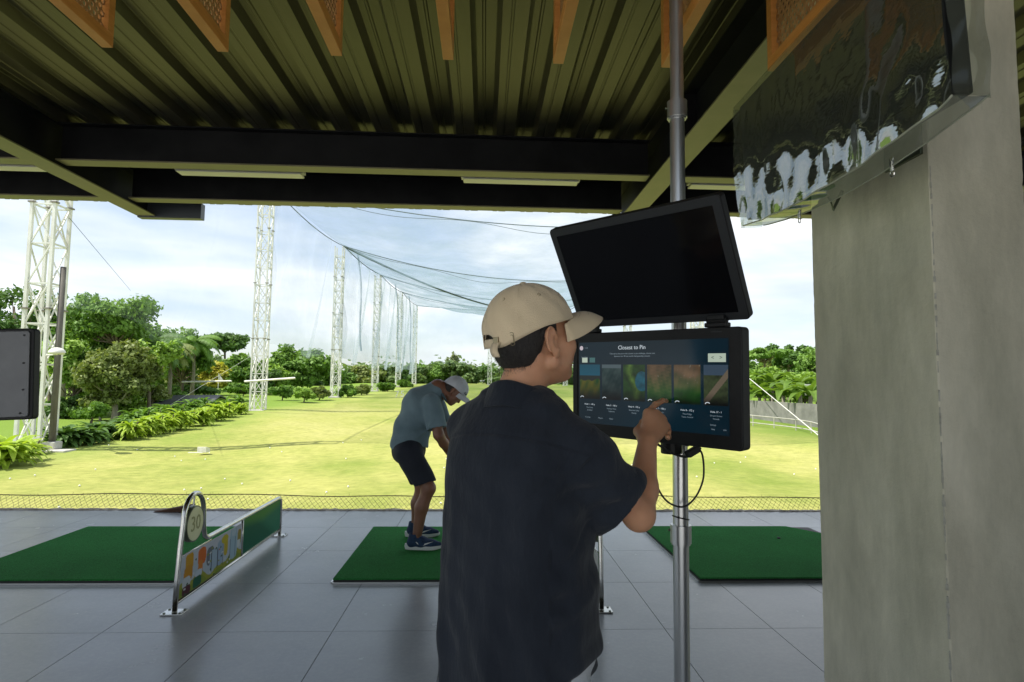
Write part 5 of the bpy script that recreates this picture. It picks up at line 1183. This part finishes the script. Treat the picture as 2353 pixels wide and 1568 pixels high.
# right hand: palm, curled fingers, straight index, folded thumb
dY = lambda x, y, dy: D(x, y, Yt+dy)
Mi, Mm, Mr, Mp = dY(1489, 950, -.082), dY(1507, 952, -.078), dY(1521, 964, -.080), dY(1531, 981, -.088)
palmc = (wrR+Mi+Mp+Mm)/4
ax1 = nrmz((Mi+Mp)/2-wrR); ax2 = Mp-Mi; ax2 = nrmz(ax2-np.dot(ax2, ax1)*ax1); ax3 = np.cross(ax1, ax2)
for m_, rr_ in ((Mi, .0175), (Mm, .0175), (Mr, .0165), (Mp, .0150)): S.cap(wrR+(m_-wrR)*.12, m_, .018, rr_*.86, .012)
S.ell(palmc+ax1*.002, (.045, .036, .017), np.array([ax1, ax2, ax3]), .010)
Pi, Di = dY(1506, 930, -.045), dY(1523, 921, -.020)
S.chain([Mi, Pi, Di, TIP], [.0112, .0094, .0082, .0070], .004)
fwd = nrmz(np.array([.25, .80, -.12]))
for m_, out, r0, LL in ((Mm, (.18, .80, -.05), .0108, .042), (Mr, (.28, .75, -.20), .0104, .040), (Mp, (.36, .66, -.36), .0094, .033)):
    p1 = m_+nrmz(out)*LL*.78; dn = nrmz(np.array([-.05, -.25, -1.])); p2 = p1+dn*LL*.62; p3 = p2+nrmz((-.3, -.9, .15))*LL*.42
    S.chain([m_, p1, p2, p3], [r0*1.12, r0, r0*.9, r0*.8], .003)
th0 = wrR+ax1*.012-ax2*.016+np.array([0,.008,0]); th1 = dY(1468, 992, -.10); th2 = dY(1479, 972, -.066); th3 = dY(1500, 966, -.050)
S.chain([th0, th1, th2, th3], [.016, .0145, .0115, .0095], .008)
# left hand: relaxed fingers in front of the belly
fd = nrmz(wrL-elL); pl_ = wrL+fd*.05; S.ell(wrL+fd*.045, (.048, .036, .016), np.array([fd, nrmz(np.cross(UP, fd)), UP]), .012)
sd_ = nrmz(np.cross(UP, fd))
for k_, (o_, L_) in enumerate(((-.03, .058), (-.011, .068), (.009, .064), (.027, .050))):
    a_ = wrL+fd*.085+sd_*o_; S.chain([a_, a_+fd*L_*.45-UP*.008, a_+fd*L_*.75-UP*.026, a_+fd*L_*.8-UP*.045], [.0098, .0092, .0085, .0075], .004)
S.chain([wrL+fd*.02-sd_*.028, wrL+fd*.055-sd_*.050, wrL+fd*.085-sd_*.052], [.013, .011, .009], .008)
body, _, _ = S.build('body', m_skin, man, 1); del S
# fingernail
f = MB(); nn = nrmz(TIP-Di); upn = nrmz(np.cross(nn, np.array([.8,-.5,0])))
HN = Frame(TIP-nn*.006+np.array([-.0012,-.003,.0058]), nn, upn, 1.); V_, F_ = uv_ell(HN, (0,0,0), (.0048, .0065, .0016), 10, 7); f.add(V_, F_); keep(f.build('fingernail', mat('nail', (.66,.45,.36), .3), None, smooth=True), body)
# eyes / brows (small, only the corner shows)
for s_ in (-1, 1):
    f = MB(); V_, F_ = uv_ell(HD, (s_*.030, .0845, .012), (.0105, .0095, .0062)); f.add(V_, F_); e_ = f.build('eye', mat('eye_white', (.6,.57,.52), .25), None, smooth=True); keep(e_, man)
    f = MB(); V_, F_ = uv_ell(HD, (s_*.030, .0925, .012), (.0048, .0022, .0048)); f.add(V_, F_); keep(f.build('iris', m_blk, None, smooth=True), e_)
    f = MB(); f.tube([HD(s_*x_, .0945-(x_-.03)**2*6, .031+z_) for x_, z_ in ((.014, -.002), (.024, .002), (.036, .003), (.046, -.001))], [.002, .003, .0028, .0012], 6); keep(f.build('eyebrow', m_hair, None, smooth=True), man)
    f = MB(); f.tube([HD(s_*x_, .0935-(x_-.03)**2*9, .0175+z_) for x_, z_ in ((.020, -.002), (.028, .001), (.036, .0005), (.0425, -.004))], [.0008, .0014, .0016, .001], 5); keep(f.build('eyelashes', m_hair, None), man)
# hair: short back and sides, fading to nothing at the nape
S = SDF(Hc-.16, Hc+.16, .0032)
S.ell(HD(0, -.017, .046), np.array((.0785, .0975, .083))*1.06, HD.A, .01); S.ell(HD(0, -.050, -.012), np.array((.060, .055, .052))*1.06, HD.A, .03)
def cutplane(p, n_, k=.01):
    p = np.asarray(p); n_ = nrmz(n_); S.put(S.lo, S.lo+S.h*S.n, lambda X, Y, Z: -((X-p[0])*n_[0]+(Y-p[1])*n_[1]+(Z-p[2])*n_[2]), k, sub=True)
wl = lambda v: v[0]*HD.r+v[1]*HD.f+v[2]*HD.u
cutplane(HD(0, .030, 0), wl((0, 1, .15)), .008)     # nothing in front of the temples
S.f = np.maximum(S.f, -1e9)
g0_ = S.block(S.lo, S.lo+S.h*S.n)[1]; X_, Y_, Z_ = g0_; lx = (X_-Hc[0])*HD.r[0]+(Y_-Hc[1])*HD.r[1]+(Z_-Hc[2])*HD.r[2]; ly = (X_-Hc[0])*HD.f[0]+(Y_-Hc[1])*HD.f[1]+(Z_-Hc[2])*HD.f[2]; lz = (X_-Hc[0])*HD.u[0]+(Y_-Hc[1])*HD.u[1]+(Z_-Hc[2])*HD.u[2]
# hairline: rises from the nape round behind the ear and over it, short sideburn in front
hl = np.where(ly < -.035, -.052+.0*ly, np.where(ly < -.018, -.052+(ly+.035)/.017*.062, np.where(ly < .012, .034, .008)))
S.f = np.maximum(S.f, (hl-lz)*.6+.0015*np.sin(lx*300)*np.sin(ly*280)); S.f = np.maximum(S.f, ly-.034)
S.f = S.f.astype(np.float32)
hair, Vh, nh = S.build('hair', m_hair, man, 2)
# stubbly fade: short strands over the hair edge at the nape
rs = np.random.RandomState(3); f = MB(); lo_ = (Vh-Hc) @ HD.A.T; cand = np.where((lo_[:, 2] < .045) & (lo_[:, 1] < .03))[0]; pick = rs.choice(cand, 5200)
for i in pick:
    p = Vh[i]; fd_ = -HD.u*.8+nh[i]*.30+rs.randn(3)*.22+HD.f*(-.10); L_ = rs.uniform(.005, .012); sd = nrmz(np.cross(fd_, nh[i]))*.00045; p = p-nh[i]*.001
    f.add([p-sd, p+sd, p+nrmz(fd_)*L_], [(0,1,2)])
# the fade zone
Sx = np.random.RandomState(8)
for _ in range(420):
    a = Sx.uniform(-1.15, 1.15); z_ = -.050-.016*Sx.rand()**2.2*(1-.6*abs(a)/1.15); rr2 = .055*1.0
    p = HD(rr2*1.02*sin(a), -.052-.046*cos(a)*(1+.1*(z_+.05)/.03), z_); 
    L_ = Sx.uniform(.002, .006); fd_ = -HD.u+Sx.randn(3)*.3; sd = HD.r*.0003; f.add([p-sd, p+sd, p+nrmz(fd_)*L_], [(0,1,2)])
keep(f.build('hair_strands', m_hair, None), hair)
crown, BG = cap_parts(HCAP, man, m_cap, m_capst)
# cap strap with hanging tail and wire clip
def Hs(a, z, rr_=1.): return HCAP(.0885*rr_*sin(a), -.006+.110*rr_*cos(a), z)
f = MB(); P_ = []
for a in np.linspace(pi-.56, pi+.56, 22): P_.append([Hs(a, .001, 1.02), Hs(a, .022, 1.0)])
f.grid(np.array(P_)); st = f.build('cap_strap', m_cap, None, smooth=True); keep(st, man); s_ = st.modifiers.new('s', 'SOLIDIFY'); s_.thickness = .0028; s_.offset = 1
tl0 = Hs(pi-.40, .014, 1.045); tl1 = D(1141, 821, tl0[1]-.018); f = MB(); n_ = 9; G = []
out_ = nrmz(np.array([tl0[0]-Hc[0], tl0[1]-Hc[1], 0])); wd_ = nrmz(np.cross(out_, UP))
for k in range(n_):
    q = k/(n_-1); c = tl0*(1-q)+tl1*q+out_*.010*sin(q*pi); w_ = .0125*(1 if q < .97 else .9); G.append([c-wd_*w_, c+wd_*w_])
f.grid(np.array(G)); st2 = f.build('strap_tail', m_cap, None, smooth=True); keep(st2, st); s_ = st2.modifiers.new('s', 'SOLIDIFY'); s_.thickness = .003; s_.offset = 0
f = MB(); f.box((-.009, -.003, -.012), (.009, .003, .012), (np.array([wd_, out_, UP]).T, tl0+out_*.003)); keep(f.build('strap_buckle', m_brass, None, bevel=.001), st)
for phi_, z0_, hh in ((pi-.78, .0165, .0155), (pi+1.25, .085, .012)):
    cc_ = HCAP(.0885*1.03*sin(phi_), -.006+.110*1.03*cos(phi_), z0_); ot = nrmz(cc_-HCAP(0, 0, z0_)); tn = nrmz(np.cross(ot, HD.u))
    for sc3 in (1., .62):
        L = [cc_+ot*.002+tn*(.0055*sc3*cos(a))+HD.u*(.004*sc3*sin(a)+(hh-.004)*sc3*(1 if sin(a) > 0 else -1)) for a in np.linspace(.01, 2*pi, 21)[:-1]]
        f = MB(); f.tube(L, .0009, 6, closed=True); keep(f.build('wire_clip', m_brass, None, smooth=True), crown)
# --- shirt
S = SDF((-.22, 1.2, .60), (.56, 1.98, 1.50), .0045)
S.put((-.2, 1.25, .63), (.4, 1.85, 1.42), loft_fn([(.60,.207,.140,.010,0,2),(.70,.205,.141,.008,0,2),(.85,.201,.140,.006,-.002,2),(1.0,.194,.138,.002,-.004,2),(1.15,.188,.136,.002,-.008,2),(1.25,.184,.133,.002,-.012,2),(1.32,.166,.116,.0,-.012,2),(1.365,.128,.092,-.004,-.012,2),(1.395,.115,.080,0,-.012,2),(1.415,.08,.062,0,-.010,2)], Bc, Rt, Fw), .02)
for s_, sh in ((1, shR), (-1, shL)): S.cap(B(s_*.05, -.012, 1.392), sh+UP*.004, .050, .040 if s_ < 0 else .046, .035)
cuffR = shR+(elR-shR)*.66; dirR = nrmz(elR-shR); cuffL = shL+(elL-shL)*.80; dirL = nrmz(elL-shL)
S.cap(shR, cuffR+dirR*.05-UP*.004, .058, .080, .035); S.cap(shR+UP*-.03, cuffR-UP*.036, .055, .064, .04)
S.cap(shL, cuffL+dirL*.05, .052, .066, .03)
def cutat(p, n_, cen, rad, k=.006):
    p = np.asarray(p); n_ = nrmz(n_); S.put(np.asarray(cen)-rad, np.asarray(cen)+rad, lambda X, Y, Z: np.maximum(-((X-p[0])*n_[0]+(Y-p[1])*n_[1]+(Z-p[2])*n_[2]), np.sqrt((X-cen[0])**2+(Y-cen[1])**2+(Z-cen[2])**2)-rad), k, sub=True)
cutat(cuffR+dirR*.008, nrmz(dirR+.0*UP), cuffR+dirR*.115, .125, .008); cutat(cuffL, dirL, cuffL+dirL*.09, .11)
S.cap(cuffR-dirR*.05, cuffR+dirR*.05, .050, .066, .004, sub=True); S.cap(cuffL-dirL*.05, cuffL+dirL*.05, .040, .056, .004, sub=True)
# neck opening
S.cap(nk+UP*.008, nk+UP*.10+Fw*.03, .050, .062, .006, sub=True)
# hem: shirt tail curves up at the sides
Xg, Yg, Zg = S.block(S.lo, S.lo+S.h*S.n)[1]; uu = (Xg-Bc[0])*Rt[0]+(Yg-Bc[1])*Rt[1]; vv = (Xg-Bc[0])*Fw[0]+(Yg-Bc[1])*Fw[1]
hz = .648+.18*np.clip((np.abs(uu)-.06)/.145, 0, 1.1)**1.6*np.where(uu > 0, 1, .25); S.f = np.maximum(S.f, (hz-Zg)).astype(np.float32)
def folds(V, n):
    u = (V[:, 0]-Bc[0])*Rt[0]+(V[:, 1]-Bc[1])*Rt[1]; v = (V[:, 0]-Bc[0])*Fw[0]+(V[:, 1]-Bc[1])*Fw[1]; z = V[:, 2]; d = np.zeros(len(V))
    low_ = np.clip((1.30-z)/.5, 0, 1)
    for u0, k_, w_, a in ((-.155, .03, .018, .010), (-.10, -.05, .022, .007), (-.045, .06, .030, .006), (.035, -.03, .026, .006), (.095, .05, .022, .007), (.15, -.02, .02, .008), (.19, .02, .016, .007)):
        c = u0+k_*(1.3-z)+.006*np.sin(z*11+u0*40); d += 1.5*a*low_*np.exp(-((u-c)/w_)**2)*(.7+.5*np.sin(z*7+u0*70))
    # pull folds from the right armpit across the back
    ap = B(.165, -.02, 1.22); R_ = V-ap; dist = np.linalg.norm(R_, axis=1); ang = np.arctan2(R_[:, 2], -(R_ @ Rt))
    d += .0042*np.exp(-((dist-.14)/.085)**2)*np.sin(ang*6+1)*np.clip((dist-.05)/.09, 0, 1)
    sl = np.clip(((V-shR) @ dirR)/.25, 0, 1); on = (((V-shR) @ dirR) > .02) & (u > .15)
    d += np.where(on, .0045*np.sin(sl*16+3*np.sin(z*22+u*9))+.003*np.sin(z*75+u*50), 0)
    d += np.where(on, .0035*np.exp(-((((V-cuffR) @ dirR)+.022)/.006)**2), 0)*-1
    yoke = 1.325-.035*(u/.2)**2-.0*v; d -= np.where((v < 0) & (~on), .0035*np.exp(-((z-yoke)/.0035)**2), 0); d += np.where((v < 0) & (z < yoke) & (~on), .0022*np.exp(np.minimum(z-yoke, 0)/.03), 0)
    arm = ((V-shR) @ dirR); d -= np.where(u > .08, .0035*np.exp(-((arm+.012)/.004)**2), 0)
    d += .0022*np.sin(u*47+z*31)*np.sin(z*39-v*22)+.0016*np.sin(u*95+z*18+2*np.sin(z*15))*np.clip((1.25-z)*3, 0, 1)
    return d
shirt, Vs, ns = S.build('shirt', m_navy, man, 2, folds); del S
# collar: stand + folded leaf
def ringpt(a, r0, r1, z): 
    c = nk+Fw*.012; return c+Rt*(r0*sin(a))-Fw*(r1*cos(a))+UP*(z-nk[2])
G = []; na = 60
for i in range(na+1):
    a = -2.75+5.5*i/na; fr_ = (1-cos(a))/2; zt_ = 1.447-.048*fr_-.008*fr_; row = []
    for (dr, dz) in ((-.002, -.040), (-.001, -.018), (.000, .000), (.004, .0045), (.009, .002), (.0125, -.012), (.021, -.036), (.032+.008*fr_, -.058-.004*fr_)):
        row.append(ringpt(a, .0655+dr, .0665+dr, zt_+dz+.0015*sin(a*5+dr*200)))
    G.append(row)
f = MB(); f.grid(np.array(G), flip=True); cl = f.build('collar', m_navy, None, smooth=True); keep(cl, shirt); s_ = cl.modifiers.new('s', 'SOLIDIFY'); s_.thickness = .0036; s_.offset = 0; s2 = cl.modifiers.new('d', 'SUBSURF'); s2.levels = 1; s2.render_levels = 1
# trousers and shoes
S = SDF((-.2, 1.2, .02), (.45, 1.95, 1.02), .009)
S.put((-.1, 1.3, .80), (.3, 1.75, 1.0), loft_fn([(.80,.175,.125,0,0,2),(.99,.160,.115,0,0,2)], Bc, Rt, Fw), .03)
for hx in (-.095, .095):
    S.chain([B(hx, .0, .86), B(hx*1.15, .02, .50), B(hx*1.22, -.005, .10)], [.105, .080, .070], .03)
jn = S.build('jeans', m_jean, man, 2, lambda V, n: .005*np.sin(V[:, 2]*60+V[:, 0]*25)*np.sin(V[:, 2]*23+V[:, 1]*30)+.003*np.sin(V[:, 0]*90+V[:, 2]*40))[0]
for hx in (-.11, .112):
    S = SDF(B(hx, .06, .06)-.22, B(hx, .06, .06)+.22, .006); S.chain([B(hx*1.05, -.035, .045), B(hx*1.1, .06, .042), B(hx*1.15, .16, .034)], [.040, .042, .034], .02); S.cap(B(hx*1.05, -.03, .05), B(hx*1.05, -.02, .10), .04, .045, .02)
    S.f = np.maximum(S.f, .004-np.broadcast_to(S.block(S.lo, S.lo+S.h*S.n)[1][2], S.f.shape)).astype(np.float32); S.build('shoe', m_sole, man, 1)
# ---------------------------------------------------------------- bent golfer on the middle mat
YN, YM, YF = 5.27, 5.47, 5.68
G = lambda x, y, Y=YM: D(x, y, Y)
g_root = empty('person', tuple(D(968, 1262, 5.45)*np.array([1,1,0])), 'golfer bent forward in a grey teal polo, dark shorts and white cap, seen in profile', 'person')
HG = Frame(G(1042, 900), (.66, -.02, -.75), (.75, 0, .66), 1.02)
hipN, hipF = G(938, 1040, YN+.07), G(938, 1040, YF-.07)
knN, knF = G(985, 1122, YN+.01), G(970, 1120, YF-.02); anN, anF = G(957, 1240, YN), G(955, 1216, YF+.02)
pel, waist, chest, nk2 = G(938, 1022), G(945, 985), G(968, 940), G(1006, 892)
chestU = G(985, 915)
shN, shF = G(992, 925, YM-.185), G(1000, 925, YM+.17)
elN, elF = G(1008, 1000, YM-.235), G(1026, 990, YM+.10); haN, haF = G(1040, 1052, YM-.03), G(1043, 1044, YM+.04)
lo = G(890, 1290)-np.array([.1, .55, .1]); hi = G(1090, 850)+np.array([.1, .5, .08])
S = SDF(lo, hi, .0085)
head_sdf(S, HG)
S.cap(HG(0, -.02, -.05), nk2, .055, .062, .03); S.cap(nk2, chestU, .07, .12, .06)
S.ell(chest, (.15, .175, .16), None, .06); S.ell(waist, (.13, .155, .13), None, .08); S.ell(pel, (.13, .165, .13), None, .06)
for h_, k_, a_, Y0 in ((hipN, knN, anN, YN), (hipF, knF, anF, YF)):
    S.chain([h_, k_], [.088, .060], .03); cf = k_*.62+a_*.38-np.array([.022, 0, 0]); S.chain([k_, cf, a_], [.056, .056, .037], .03)
    S.chain([a_-np.array([.02,0,.02]), a_+np.array([.16, 0, -.075])], [.036, .028], .02)
for s_, e_, h_ in ((shN, elN, haN), (shF, elF, haF)):
    S.chain([s_, e_], [.060, .045], .03); S.chain([e_, e_*.65+h_*.35, h_], [.045, .042, .030], .02)
for h_, sg in ((haN, 1), (haF+np.array([.02,0,-.03]), -1)):   # hands round the grip
    gd = nrmz(np.array([.45, 0, -.9])); S.ell(h_+gd*.03, (.030, .030, .042), None, .012)
    for k in range(4):
        a0 = h_+gd*(.008+.019*k); S.chain([a0+np.array([.012,-.022*sg,0]), a0+np.array([.040,-.012*sg,-.004]), a0+np.array([.044,.014*sg,-.006]), a0+np.array([.02,.024*sg,-.004])], [.0105, .010, .0095, .0085], .004)
    S.chain([h_+np.array([0,.02*sg,.01]), h_+gd*.02+np.array([.02,.028*sg,0]), h_+gd*.045+np.array([.03,.026*sg,0])], [.013, .012, .010], .006)
gb = S.build('body', m_skin2, g_root, 2)[0]; del S
# polo
m_polo = mat('teal_grey_polo', (.115,.18,.215), .85, col2=(.17,.25,.29), vs=3.5, bump=.5, bs=26, sheen=.1)
S = SDF(lo, hi, .0085)
S.cap(G(1001, 899), G(972, 925), .095, .155, .05); S.ell(G(966, 938), (.168, .195, .17), None, .06); S.ell(G(945, 985), (.150, .178, .15), None, .09); S.ell(G(932, 1020), (.135, .178, .10), None, .06)
S.cap(G(945, 990), G(943, 1030), .150, .158, .05); S.ell(G(975, 965), (.10, .15, .12), None, .06)
for s_, e_ in ((shN, elN), (shF, elF)): S.cap(s_, s_*.18+e_*.82, .080, .088, .04)
for e_, d_ in ((elN, elN-shN), (elF, elF-shF)):
    s0 = (shN if e_ is elN else shF); c_ = s0*.22+e_*.78; cutat(c_, d_, c_+nrmz(d_)*.105, .125, .01)
    S.cap(c_-nrmz(d_)*.05, c_+nrmz(d_)*.06, .05, .068, .004, sub=True)
Xg, Yg, Zg = S.block(S.lo, S.lo+S.h*S.n)[1]; hemp = G(946, 1030); hz2 = hemp[2]+.02*np.sin((Xg-hemp[0])*20)-.10*(Xg-hemp[0])*0; vnt = .05*np.clip(1-np.abs((Xg-(hemp[0]+.025))/.022), 0, 1)
S.f = np.maximum(S.f, hz2+vnt-Zg).astype(np.float32)
S.cap(nk2, HG(0, -.01, -.05), .064, .066, .005, sub=True)
def pf(V, n):
    q = V-G(988, 985); dd = np.linalg.norm(q[:, [0, 2]], axis=1); a = np.arctan2(q[:, 2], q[:, 0]); return .008*np.exp(-dd/.22)*np.sin(a*7+.6)+.004*np.sin(V[:, 2]*28+V[:, 0]*17)*np.sin(V[:, 0]*21-V[:, 1]*9)
polo = S.build('polo_shirt', m_polo, g_root, 2, pf)[0]
f = MB(); L = [HG(.062*sin(a), -.02+.064*cos(a)-.012, -.088-.012*cos(a)) for a in np.linspace(0, 2*pi, 25)[:-1]]; f.tube(L, .012, 8, closed=True); keep(f.build('collar', mat('polo_collar', (.10,.145,.165), .85), None, smooth=True), polo)
# shorts
m_short = mat('dark_navy_shorts', (.006,.009,.018), .8, col2=(.012,.016,.028), vs=6, bump=.4, bs=30)
S = SDF(lo, hi, .0085); S.ell(G(939, 1036), (.155, .185, .13), None, .05)
for h_, k_ in ((hipN, knN), (hipF, knF)): S.cap(h_, h_*.12+k_*.88, .118, .092, .05)
for h_, k_ in ((hipN, knN), (hipF, knF)):
    d_ = k_-h_; c_ = h_*.14+k_*.86; nrm_ = nrmz(d_+np.array([-.05, 0, -.28])); cutat(c_, nrm_, c_+nrm_*.10, .13, .01); S.cap(c_-nrmz(d_)*.05, c_+nrmz(d_)*.06, .062, .078, .004, sub=True)
S.build('shorts', m_short, g_root, 2, lambda V, n: .004*np.sin(V[:, 2]*35+V[:, 0]*22))
cap_parts(HG, g_root, mat('white_cap_cloth', (.50,.53,.57), .8, col2=(.58,.61,.65), vs=8), m_capst, strap=False, brimL=.085)
c_ = HG(.0, .11, .075); M4 = Matrix([[HG.r[i]*0+[.68,-.60,.42][i]*0 for i in range(3)]+[0]]*4)
lg = HG(.062, .080, .070); nl = nrmz(HG(.062,.080,.070)-HG(0,0,.06)); xl = nrmz(np.cross(HG.u, nl)); yl = np.cross(nl, xl)
ob = text_mesh('Cw', .030, m_blk, None, 'cap_emblem', Matrix([[xl[i], yl[i], nl[i], (lg+nl*.009)[i]] for i in range(3)]+[[0,0,0,1]]), .002); keep(ob, g_root)
S = SDF(HG(0,0,0)-.15, HG(0,0,0)+.15, .006); S.ell(HG(0, -.03, .02), np.array((.079,.088,.075)), HG.A, .01); S.ell(HG(0, -.05, -.02), np.array((.06,.05,.04)), HG.A, .02); cutplane(HG(0, .0, 0), wl((0,0,0)) if False else HG.f, .01); S.build('hair', m_hair, g_root, 1)
# shoes with knitted upper, thick pale sole and a curved white tick on the side
def shoe(ax_, Y0, lb):
    heel = float(ax_[0])-.085; z0 = .034
    S = SDF((heel-.05, Y0-.09, z0-.005), (heel+.36, Y0+.09, z0+.19), .005); 
    S.chain([(heel+.045, Y0, z0+.05), (heel+.13, Y0, z0+.052), (heel+.21, Y0, z0+.040), (heel+.275, Y0, z0+.034)], [.040, .043, .039, .028], .03); S.cap((heel+.05, Y0, z0+.06), (heel+.062, Y0, z0+.118), .040, .042, .02); S.cap((heel+.07, Y0, z0+.1), (heel+.15, Y0, z0+.07), .036, .030, .02)
    S.cap((heel+.065, Y0, z0+.10), (heel+.065, Y0, z0+.17), .033, .040, .004, sub=True)
    sh0 = S.build('shoe', m_shoe, g_root, 2)[0]
    f = MB(); top = []; bot = []
    n_ = 40
    for i in range(n_):
        a = 2*pi*i/n_; x_ = heel+.148+.160*cos(a); w_ = (.046+.006*cos(a-.0))*(1 if cos(a) > 0 else .9-.08*abs(cos(a))); y_ = Y0+w_*np.sign(sin(a))*abs(sin(a))**.7
        zt_ = z0+.030+.012*max(0, -cos(a))+.006*cos(a)**2; zb_ = z0+.012*max(0, cos(a)-.55)/.45*1.2+.004*max(0, -cos(a)-.7)
        top.append((x_, y_, zt_)); bot.append((x_*.985+(heel+.148)*.015, Y0+(y_-Y0)*.96, zb_))
    mid = [((a_[0]-heel-.148)*1.02+heel+.148, (a_[1]-Y0)*1.05+Y0, (a_[2]+b_[2])/2) for a_, b_ in zip(top, bot)]
    f.add(bot+mid+top, [(i, (i+1)%n_, n_+(i+1)%n_, n_+i) for i in range(n_)]+[(n_+i, n_+(i+1)%n_, 2*n_+(i+1)%n_, 2*n_+i) for i in range(n_)]+[tuple(range(n_))[::-1], tuple(range(2*n_, 3*n_))])
    so = f.build('sole', m_sole, None, smooth=False); auto(so, 50); keep(so, sh0)
    f = MB(); pts = []   # tick: swept crescent
    up_ = []; dn_ = []
    for k in range(15):
        q = k/14; x_ = .085+.145*q; zc = .072-.030*sin(min(1, q*2.4)*pi*.5)*(1)+.045*max(0, q-.22)**1.15*1.0; w_ = .0085*sin(pi*min(1, .12+q*.95))**.8
        up_.append((x_, zc+w_*.9)); dn_.append((x_, zc-w_*.6))
    V = [(heel+x_, Y0-.0455+.10*max(0, abs(x_-.13)-.03)**1.3, z0+z_-.004) for x_, z_ in up_]+[(heel+x_, Y0-.0475+.10*max(0, abs(x_-.13)-.03)**1.3, z0+z_-.004) for x_, z_ in dn_]
    V2 = [(a_, b_+.008, c2) for a_, b_, c2 in V]; n3 = 15
    f.add(V+V2, [(i, i+1, n3+i+1, n3+i) for i in range(n3-1)]+[(i, i+1, 2*n3+i+1, 2*n3+i) for i in range(n3-1)]+[(n3+i, n3+i+1, 3*n3+i+1, 3*n3+i) for i in range(n3-1)])
    keep(f.build('side_tick', m_sole, None), sh0)
    f = MB()
    for k in range(5): x_ = heel+.11+.022*k; zz = z0+.108-.012*k; f.tube([(x_, Y0-.018, zz-.006), (x_+.008, Y0, zz), (x_, Y0+.018, zz-.006)], .0028, 5)
    keep(f.build('laces', m_short, None), sh0)
shoe(anN, YN, 0); shoe(anF, YF+.02, 1)
# club in his hands, mostly hidden behind the nearer man
gh = (haN+haF)/2+np.array([.015, 0, .03]); he = np.array([float(D(1120, 1262, 5.4)[0]), 5.42, .05])
r_ = empty('golf_club', tuple(gh), 'golf club held by the bent golfer, hidden behind the capped man', 'golf club')
f = MB(); f.tube([gh+(he-gh)*-.06, gh+(he-gh)*.26], [.014, .011], 10); keep(f.build('grip', m_rub, None, smooth=True), r_)
f = MB(); f.tube([gh+(he-gh)*.26, he], [.007, .005], 8); keep(f.build('shaft', m_chr, None, smooth=True), r_)
f = MB(); f.prism([(-.012,-.012), (.075,-.014), (.085,.032), (-.008,.012)], (1,0,0), (0,0,1), (0,.016,0), tuple(he)); keep(f.build('club_head', m_chr, None, bevel=.003), r_)
